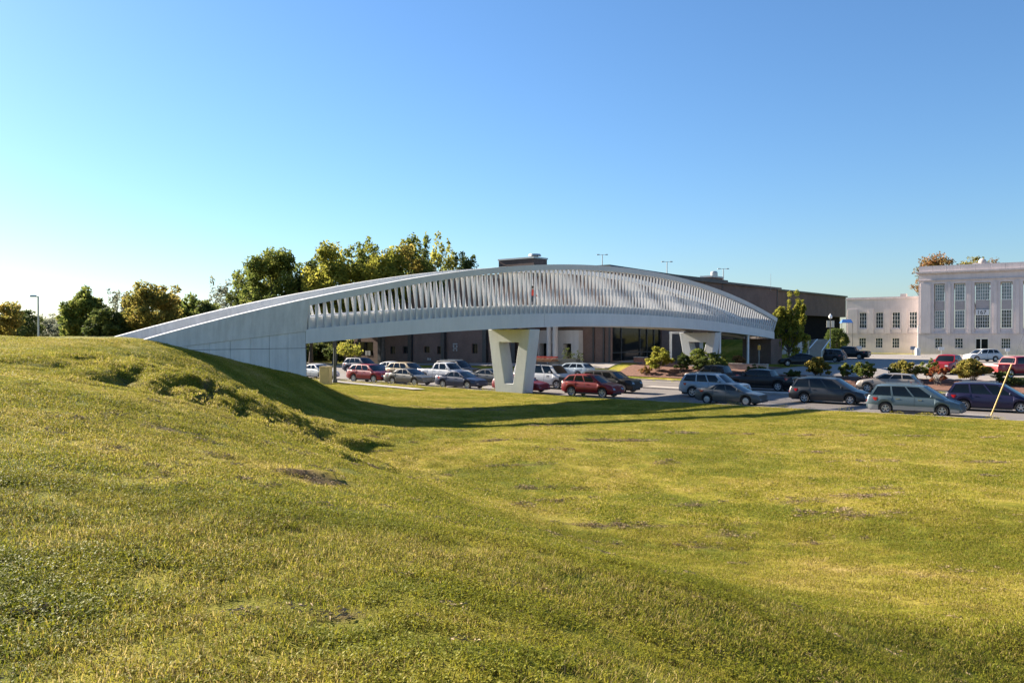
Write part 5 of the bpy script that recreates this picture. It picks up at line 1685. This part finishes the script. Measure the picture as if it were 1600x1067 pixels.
# guy wire with its yellow guard and the pole it stays
ax, ay = at_y(1544.5, 44.8); ag = gz(ax, ay)
bx_, by_, bz_ = *at_y(1581, 44.8), z_at(569, 44.8)
tip = Vector((bx_, by_, bz_)); anc = Vector((ax, ay, ag + .02))
dirv = (tip - anc).normalized()
o = thing('guy_wire', 'slanting guy wire with a long yellow guard at the right edge of the lawn', 'guy wire', (ax, ay, ag))
s0 = anc.lerp(tip, .13)
mb = MB(); mb.cyl(s0, tip, .036, n=10); mb.build('guard', M['yellow'], o, smooth=50)
ptop = anc + dirv * 9.2
mb = MB(); mb.cyl(anc, s0, .014, n=6); mb.cyl(tip, ptop, .006, n=6); mb.build('wire', M['metal_dark'], o)
mb = MB(); mb.cyl(anc - dirv * .3, anc.lerp(tip, .06), .03, n=8); mb.build('anchor_rod', M['metal_grey'], o)
o = thing('utility_pole', 'brown wooden utility pole just outside the right edge holding the guy wire', 'utility pole', (ptop.x, ptop.y, .1))
mb = MB(); mb.cyl((ptop.x + .12, ptop.y, -.2), (ptop.x + .12, ptop.y, 9.6), .15, .11, 12); mb.build('shaft', M['wood_pole'], o, smooth=50)

# ------------------------------------------------------------------ person on the bridge
def person():
    tx = None
    for t in np.linspace(10, 60, 500):
        p = MB(*BF).P((t, -1.7, 0))
        if p[0] / p[1] > (831.5 - 800) / F: tx = t; break
    p = MB(*BF).P((tx, -1.7, z_deck(tx)))
    o = thing('person', 'person in a red top and dark trousers walking across the bridge behind the slats', 'person', p, math.atan2(BY, BX))
    J = [(0, 0, .95), (0, 0, 1.15), (0, 0, 1.38), (.01, 0, 1.50), (.03, 0, 1.60), (.03, 0, 1.70),
         (0, .10, .90), (.12, .10, .50), (.02, .10, .08), (.16, .10, .04),
         (0, -.10, .90), (-.02, -.10, .49), (-.25, -.10, .12), (-.13, -.10, .05),
         (0, .19, 1.40), (-.07, .23, 1.13), (.03, .24, .90), (.06, .24, .80),
         (0, -.19, 1.40), (.10, -.23, 1.13), (.27, -.23, .98), (.34, -.23, .93)]
    E = [(0, 1), (1, 2), (2, 3), (3, 4), (4, 5), (0, 6), (6, 7), (7, 8), (8, 9), (0, 10), (10, 11), (11, 12), (12, 13), (2, 14), (14, 15), (15, 16), (16, 17), (2, 18), (18, 19), (19, 20), (20, 21)]
    rad = [.15, .13, .15, .06, .09, .075, .10, .065, .045, .04, .10, .065, .045, .04, .065, .048, .036, .032, .065, .048, .036, .032]
    me = bpy.data.meshes.new('body'); me.from_pydata(J, E, [])
    b = bpy.data.objects.new('body_tmp', me); COL.objects.link(b)
    b.modifiers.new('skin', 'SKIN'); b.modifiers.new('sub', 'SUBSURF').levels = 1
    for v, r in zip(me.skin_vertices[0].data, rad): v.radius = (r, r)
    me.skin_vertices[0].data[0].use_root = True
    bpy.context.view_layer.update()
    nm = bpy.data.meshes.new_from_object(b.evaluated_get(bpy.context.evaluated_depsgraph_get()))
    bpy.data.objects.remove(b)
    nm.name = 'body'
    nm.materials.clear()
    for m_ in (plain('red_top', (.50, .05, .03), .8), plain('dark_trousers', (.03, .032, .045), .85), plain('skin', (.42, .25, .18), .55), plain('dark_shoes', (.02, .02, .02), .6)): nm.materials.append(m_)
    for f in nm.polygons:
        c = f.center
        arm = abs(c.y) > .2 and c.z < .88
        f.material_index = 3 if c.z < .12 else 1 if (c.z < .98 and abs(c.y) < .2) else 2 if (c.z > 1.47 or arm or (c.y < -.2 and c.x > .25)) else 0
    nm.shade_smooth()
    q = bpy.data.objects.new('body', nm); COL.objects.link(q); q.parent = o
    mb = MB(); mb.ball((.01, 0, 1.68), .105, .098, .11); mb.build('hair', plain('dark_hair', (.02, .014, .01), .7), o, smooth=60, local=True)
    mb = MB(); mb.cyl((.11, 0, 1.63), (.145, 0, 1.605), .014, .018, 6); mb.build('nose', bpy.data.materials['skin'], o, local=True)
person()
# ------------------------------------------------------------------ turf: blades, clover and thatch over the whole bank and lawn
def blade_mat():
    m, t, b = new_mat('grass_blades')
    at = t.nodes.new('ShaderNodeAttribute'); at.attribute_name = 'tint'
    f = patch_field(t, wpos(t))
    n = t.nodes.new('ShaderNodeMath'); n.operation = 'MULTIPLY_ADD'
    t.links.new(f, n.inputs[0]); n.inputs[1].default_value = .50; t.links.new(at.outputs['Fac'], n.inputs[2])
    c = ramp(t, n.outputs[0], [(0, GRASS['lush']), (.35, GRASS['fresh']), (.75, GRASS['olive']), (1.0, GRASS['straw'])])
    dp = t.nodes.new('ShaderNodeAttribute'); dp.attribute_name = 'dead_and_shade'
    c = mixc(t, c, (.055, .040, .018), dp.outputs['Fac'])  # dark brown: dead blades, plus shade between blades put into the colour
    t.links.new(c, b.inputs['Base Color'])
    b.inputs['Roughness'].default_value = .6
    b.inputs['Specular IOR Level'].default_value = .12
    tr = t.nodes.new('ShaderNodeBsdfTranslucent'); t.links.new(c, tr.inputs[0])
    mx = t.nodes.new('ShaderNodeMixShader'); mx.inputs[0].default_value = .42
    t.links.new(b.outputs[0], mx.inputs[1]); t.links.new(tr.outputs[0], mx.inputs[2])
    t.links.new(mx.outputs[0], t.nodes['Material Output'].inputs['Surface'])
    return m
M['blade'] = blade_mat()
lib = bpy.data.collections.new('turf_tufts')
def tuft(rad, n, h0, h1, w, clover, seed, dry, dead=0.0, mat='blade'):  # dead: share of blades darkened, as dead grass and as painted shade
    rg = np.random.default_rng(seed)
    v, f, ti, wi = [], [], [], []
    for k in range(n):
        a = rg.uniform(0, 6.283); r = rad * math.sqrt(rg.random())
        x, y = r * math.cos(a), r * math.sin(a)
        if rg.random() < clover:
            z = rg.uniform(.25, .75) * h1
            for q in range(3):
                b = rg.uniform(0, 6.28); s = w * rg.uniform(1.5, 2.6)
                ux, uy = math.cos(b) * s, math.sin(b) * s
                tl = rg.uniform(-.5, .5) * s
                cx, cy = x + ux * .6, y + uy * .6
                i = len(v)
                v += [(cx - ux * .5, cy - uy * .5, z), (cx - uy * .5, cy + ux * .5, z + tl), (cx + ux * .5, cy + uy * .5, z + .2 * s), (cx + uy * .5, cy - ux * .5, z - tl)]
                f.append([i, i + 1, i + 2, i + 3])
                ti += [float(np.clip(rg.normal(.14, .1), 0, .5))] * 4; wi += [0.0] * 4
            continue
        h = rg.uniform(h0, h1)
        b = rg.uniform(0, 6.283); l = h * rg.uniform(.35, 1.5)
        dx, dy = math.cos(b) * l, math.sin(b) * l
        c = rg.uniform(0, 6.283); wx, wy = math.cos(c) * w * .5, math.sin(c) * w * .5
        d = rg.random() < dry
        t_ = float(np.clip(rg.normal(.72 if d else .22, .14), 0, 1))
        i = len(v)
        v += [(x - wx, y - wy, -.02), (x + wx, y + wy, -.02), (x + wx * .8 + dx * .4, y + wy * .8 + dy * .4, h * .62), (x - wx * .8 + dx * .4, y - wy * .8 + dy * .4, h * .62), (x + dx, y + dy, h * (1 if l < .7 * h else .8))]
        f += [[i, i + 1, i + 2, i + 3], [i + 3, i + 2, i + 4]]
        ti += [t_] * 5; wi += [float(rg.uniform(.45, 1)) if rg.random() < dead else 0.0] * 5
    me = bpy.data.meshes.new('tuft')
    me.from_pydata(v, [], f)
    a = me.attributes.new('tint', 'FLOAT', 'POINT'); a.data.foreach_set('value', np.array(ti, np.float32))
    a = me.attributes.new('dead_and_shade', 'FLOAT', 'POINT'); a.data.foreach_set('value', np.array(wi, np.float32))
    me.materials.append(M[mat])
    return me
tufts = []
for k in range(5): tufts.append(tuft(.15, 66, .018, .058, .0052, .16, 10 + k, .25, .52))         # 0-4 near
for k in range(3): tufts.append(tuft(.14, 60, .022, .066, .0058, .52, 20 + k, .10, .46))          # 5-7 near, clover
for k in range(4): tufts.append(tuft(.25, 110, .014, .046, .0078, .18, 30 + k, .28, .26))         # 8-11 middle
for k in range(4): tufts.append(tuft(.50, 150, .014, .042, .013, .10, 40 + k, .28, .08))          # 12-15 far
for k in range(3):                                                                             # 16-18 matted dry thatch
    rg_ = np.random.default_rng(60 + k)
    v, f = [], []
    for q in range(26):
        a, r = rg_.uniform(0, 6.283), .11 * math.sqrt(rg_.random())
        x, y, z = r * math.cos(a), r * math.sin(a), rg_.uniform(.0, .03)
        b, l = rg_.uniform(0, 6.283), rg_.uniform(.012, .04)
        ux, uy, t_ = math.cos(b) * l, math.sin(b) * l, rg_.uniform(-.01, .01)
        i = len(v)
        v += [(x - ux, y - uy, z - t_), (x - uy * .1, y + ux * .1, z + .008), (x + ux, y + uy, z + t_), (x + uy * .1, y - ux * .1, z)]
        f.append([i, i + 1, i + 2, i + 3])
    me = bpy.data.meshes.new('thatch'); me.from_pydata(v, [], f); me.materials.append(M['debris']); tufts.append(me)
def turf(name, pts, idx, rot, scl, nrm):
    me = bpy.data.meshes.new(name)
    me.vertices.add(len(pts)); me.vertices.foreach_set('co', pts.reshape(-1).astype(np.float32))
    for nm, tp, arr in (('kind_index', 'INT', idx.astype(np.int32)), ('size', 'FLOAT', scl.astype(np.float32))):
        a = me.attributes.new(nm, tp, 'POINT'); a.data.foreach_set('value', arr)
    a = me.attributes.new('turn', 'FLOAT_VECTOR', 'POINT'); a.data.foreach_set('vector', rot.reshape(-1).astype(np.float32))
    o = bpy.data.objects.new(name, me); COL.objects.link(o)
    g = bpy.data.node_groups.new('turf_scatter', 'GeometryNodeTree')
    g.interface.new_socket('Geometry', in_out='INPUT', socket_type='NodeSocketGeometry')
    g.interface.new_socket('Geometry', in_out='OUTPUT', socket_type='NodeSocketGeometry')
    gi, go = g.nodes.new('NodeGroupInput'), g.nodes.new('NodeGroupOutput')
    ci = g.nodes.new('GeometryNodeCollectionInfo')
    ci.inputs['Collection'].default_value = lib
    ci.inputs['Separate Children'].default_value = True
    ci.inputs['Reset Children'].default_value = True
    ip = g.nodes.new('GeometryNodeInstanceOnPoints')
    ip.inputs['Pick Instance'].default_value = True
    def attr(nm, tp):
        n = g.nodes.new('GeometryNodeInputNamedAttribute'); n.data_type = tp
        n.inputs['Name'].default_value = nm
        return n.outputs['Attribute']
    g.links.new(gi.outputs[0], ip.inputs['Points'])
    g.links.new(ci.outputs[0], ip.inputs['Instance'])
    g.links.new(attr('kind_index', 'INT'), ip.inputs['Instance Index'])
    er = g.nodes.new('FunctionNodeEulerToRotation')
    g.links.new(attr('turn', 'FLOAT_VECTOR'), er.inputs[0])
    g.links.new(er.outputs[0], ip.inputs['Rotation'])
    g.links.new(attr('size', 'FLOAT'), ip.inputs['Scale'])
    g.links.new(ip.outputs[0], go.inputs[0])
    md = o.modifiers.new('scatter', 'NODES'); md.node_group = g
    o['kind'] = 'stuff'
    return o
for k, me in enumerate(tufts):
    o = bpy.data.objects.new('tuft_%02d' % k, me)
    lib.objects.link(o)
rg = np.random.default_rng(4)
def band(y0, y1, dens, side):
    w = .66 * y1 + side
    n = int((y1 - y0) * 2 * w * dens)
    x = rg.uniform(-w, w, n); y = rg.uniform(y0, y1, n)
    k = np.abs(x) < .66 * y + side
    return x[k], y[k]
P_, I_, S_ = [], [], []
for (y0, y1, dens, side, lo, hi, sc_) in ((1.9, 9, 62, 1.0, 0, 8, 1), (9, 20, 22, 1.5, 8, 12, 1), (20, 78, 6.5, 2.0, 12, 16, 1)):
    x, y = band(y0, y1, dens, side)
    v = NX * x + NY * y
    wv, sv = WX * x + WY * y, BX * x + BY * y
    wb = wv - (WX * BO[0] + WY * BO[1]); tb = sv - (BX * BO[0] + BY * BO[1])
    keep = v < V_KERB - .22
    keep &= ~((wb < .05) & (wb > DW - .1) & (tb > -4) & (tb < TS + .2))
    dd = dirt(x, y)
    keep &= rg.random(len(x)) > np.clip(dd * 1.7, 0, .97)
    fx = np.interp(y, [64.2, 65.4, 67.7, 70.6, 73.9, 76.2], [-7.2, -8.3, -10.6, -13, -15.6, -17.5])
    keep &= ~((y > 64) & (y < 76.4) & (np.abs(x - fx) < 1.1))
    x, y = x[keep], y[keep]
    z = ground(x, y)
    P_.append(np.stack([x, y, z], 1))
    if lo == 0:
        cl = fbm(x * .55, y * .55, 51) + .25 * (fbm(x * 2.5, y * 2.5, 55) - .5)
        ii = np.where(rg.random(len(x)) < sstep(.44, .62, cl) * .95, rg.integers(5, 8, len(x)), rg.integers(0, 5, len(x)))
    else: ii = rg.integers(lo, hi, len(x))
    I_.append(ii)
    hgt = .7 + .75 * fbm(x * .8, y * .8, 61) * (.7 + .6 * rg.random(len(x)))
    S_.append(hgt)
for (a, b, l, w, k) in SPOTS:
    n = int(np.clip(l * w * 110 * k, 2, 60))
    x, y = a + rg.normal(0, l * .6, n), b + rg.normal(0, w * 1.0, n)
    P_.append(np.stack([x, y, ground(x, y) + .018], 1)); I_.append(rg.integers(16, 19, n)); S_.append(rg.uniform(.6, 1.25, n) * (1 if b < 20 else 1.5))
# loose clippings and dead leaves lying in drifts
x, y = band(3, 46, 3.2, 1.0)
cl = fbm(x * .35, y * .8, 71, 3) + .22 * (fbm(x * 2, y * 2, 73) - .5)
k_ = (rg.random(len(x)) < sstep(.52, .68, cl) * .55) & (NX * x + NY * y < 49)
x, y = x[k_], y[k_]
P_.append(np.stack([x, y, ground(x, y) + .02], 1)); I_.append(rg.integers(16, 19, len(x))); S_.append(rg.uniform(.35, .9, len(x)))
# ranker, longer grass on the slumped shoulder
x, y = -9.8 + rg.normal(0, 3.6, 4000), 29 + rg.normal(0, 3.8, 4000)
wb = WX * (x - BO[0]) + WY * (y - BO[1])
k_ = (y > 22) & ((wb > .1) | (y < 38)) & (rg.random(len(x)) > dirt(x, y))
x, y = x[k_], y[k_]
P_.append(np.stack([x, y, ground(x, y)], 1)); I_.append(rg.integers(8, 12, len(x))); S_.append(rg.uniform(.8, 1.4, len(x)))
P_, I_, S_ = np.concatenate(P_), np.concatenate(I_), np.concatenate(S_)
e = .3
gx = (ground(P_[:, 0] + e, P_[:, 1]) - ground(P_[:, 0] - e, P_[:, 1])) / (2 * e)
gy = (ground(P_[:, 0], P_[:, 1] + e) - ground(P_[:, 0], P_[:, 1] - e)) / (2 * e)
rot = np.stack([np.arctan(gy), -np.arctan(gx), np.zeros(len(P_))], 1)
rot[:, 2] = 0
rot_z = rg.uniform(0, 6.283, len(P_))
# turn about the local up axis first, then tilt with the slope (XYZ euler: tilt terms rotate with the turn)
c, s_ = np.cos(rot_z), np.sin(rot_z)
tx, ty = np.arctan(gy), -np.arctan(gx)
rot = np.stack([tx * c + ty * s_, -tx * s_ + ty * c, rot_z], 1)
turf('mown_grass', P_, I_, rot, S_, None)
print('tufts', len(P_))
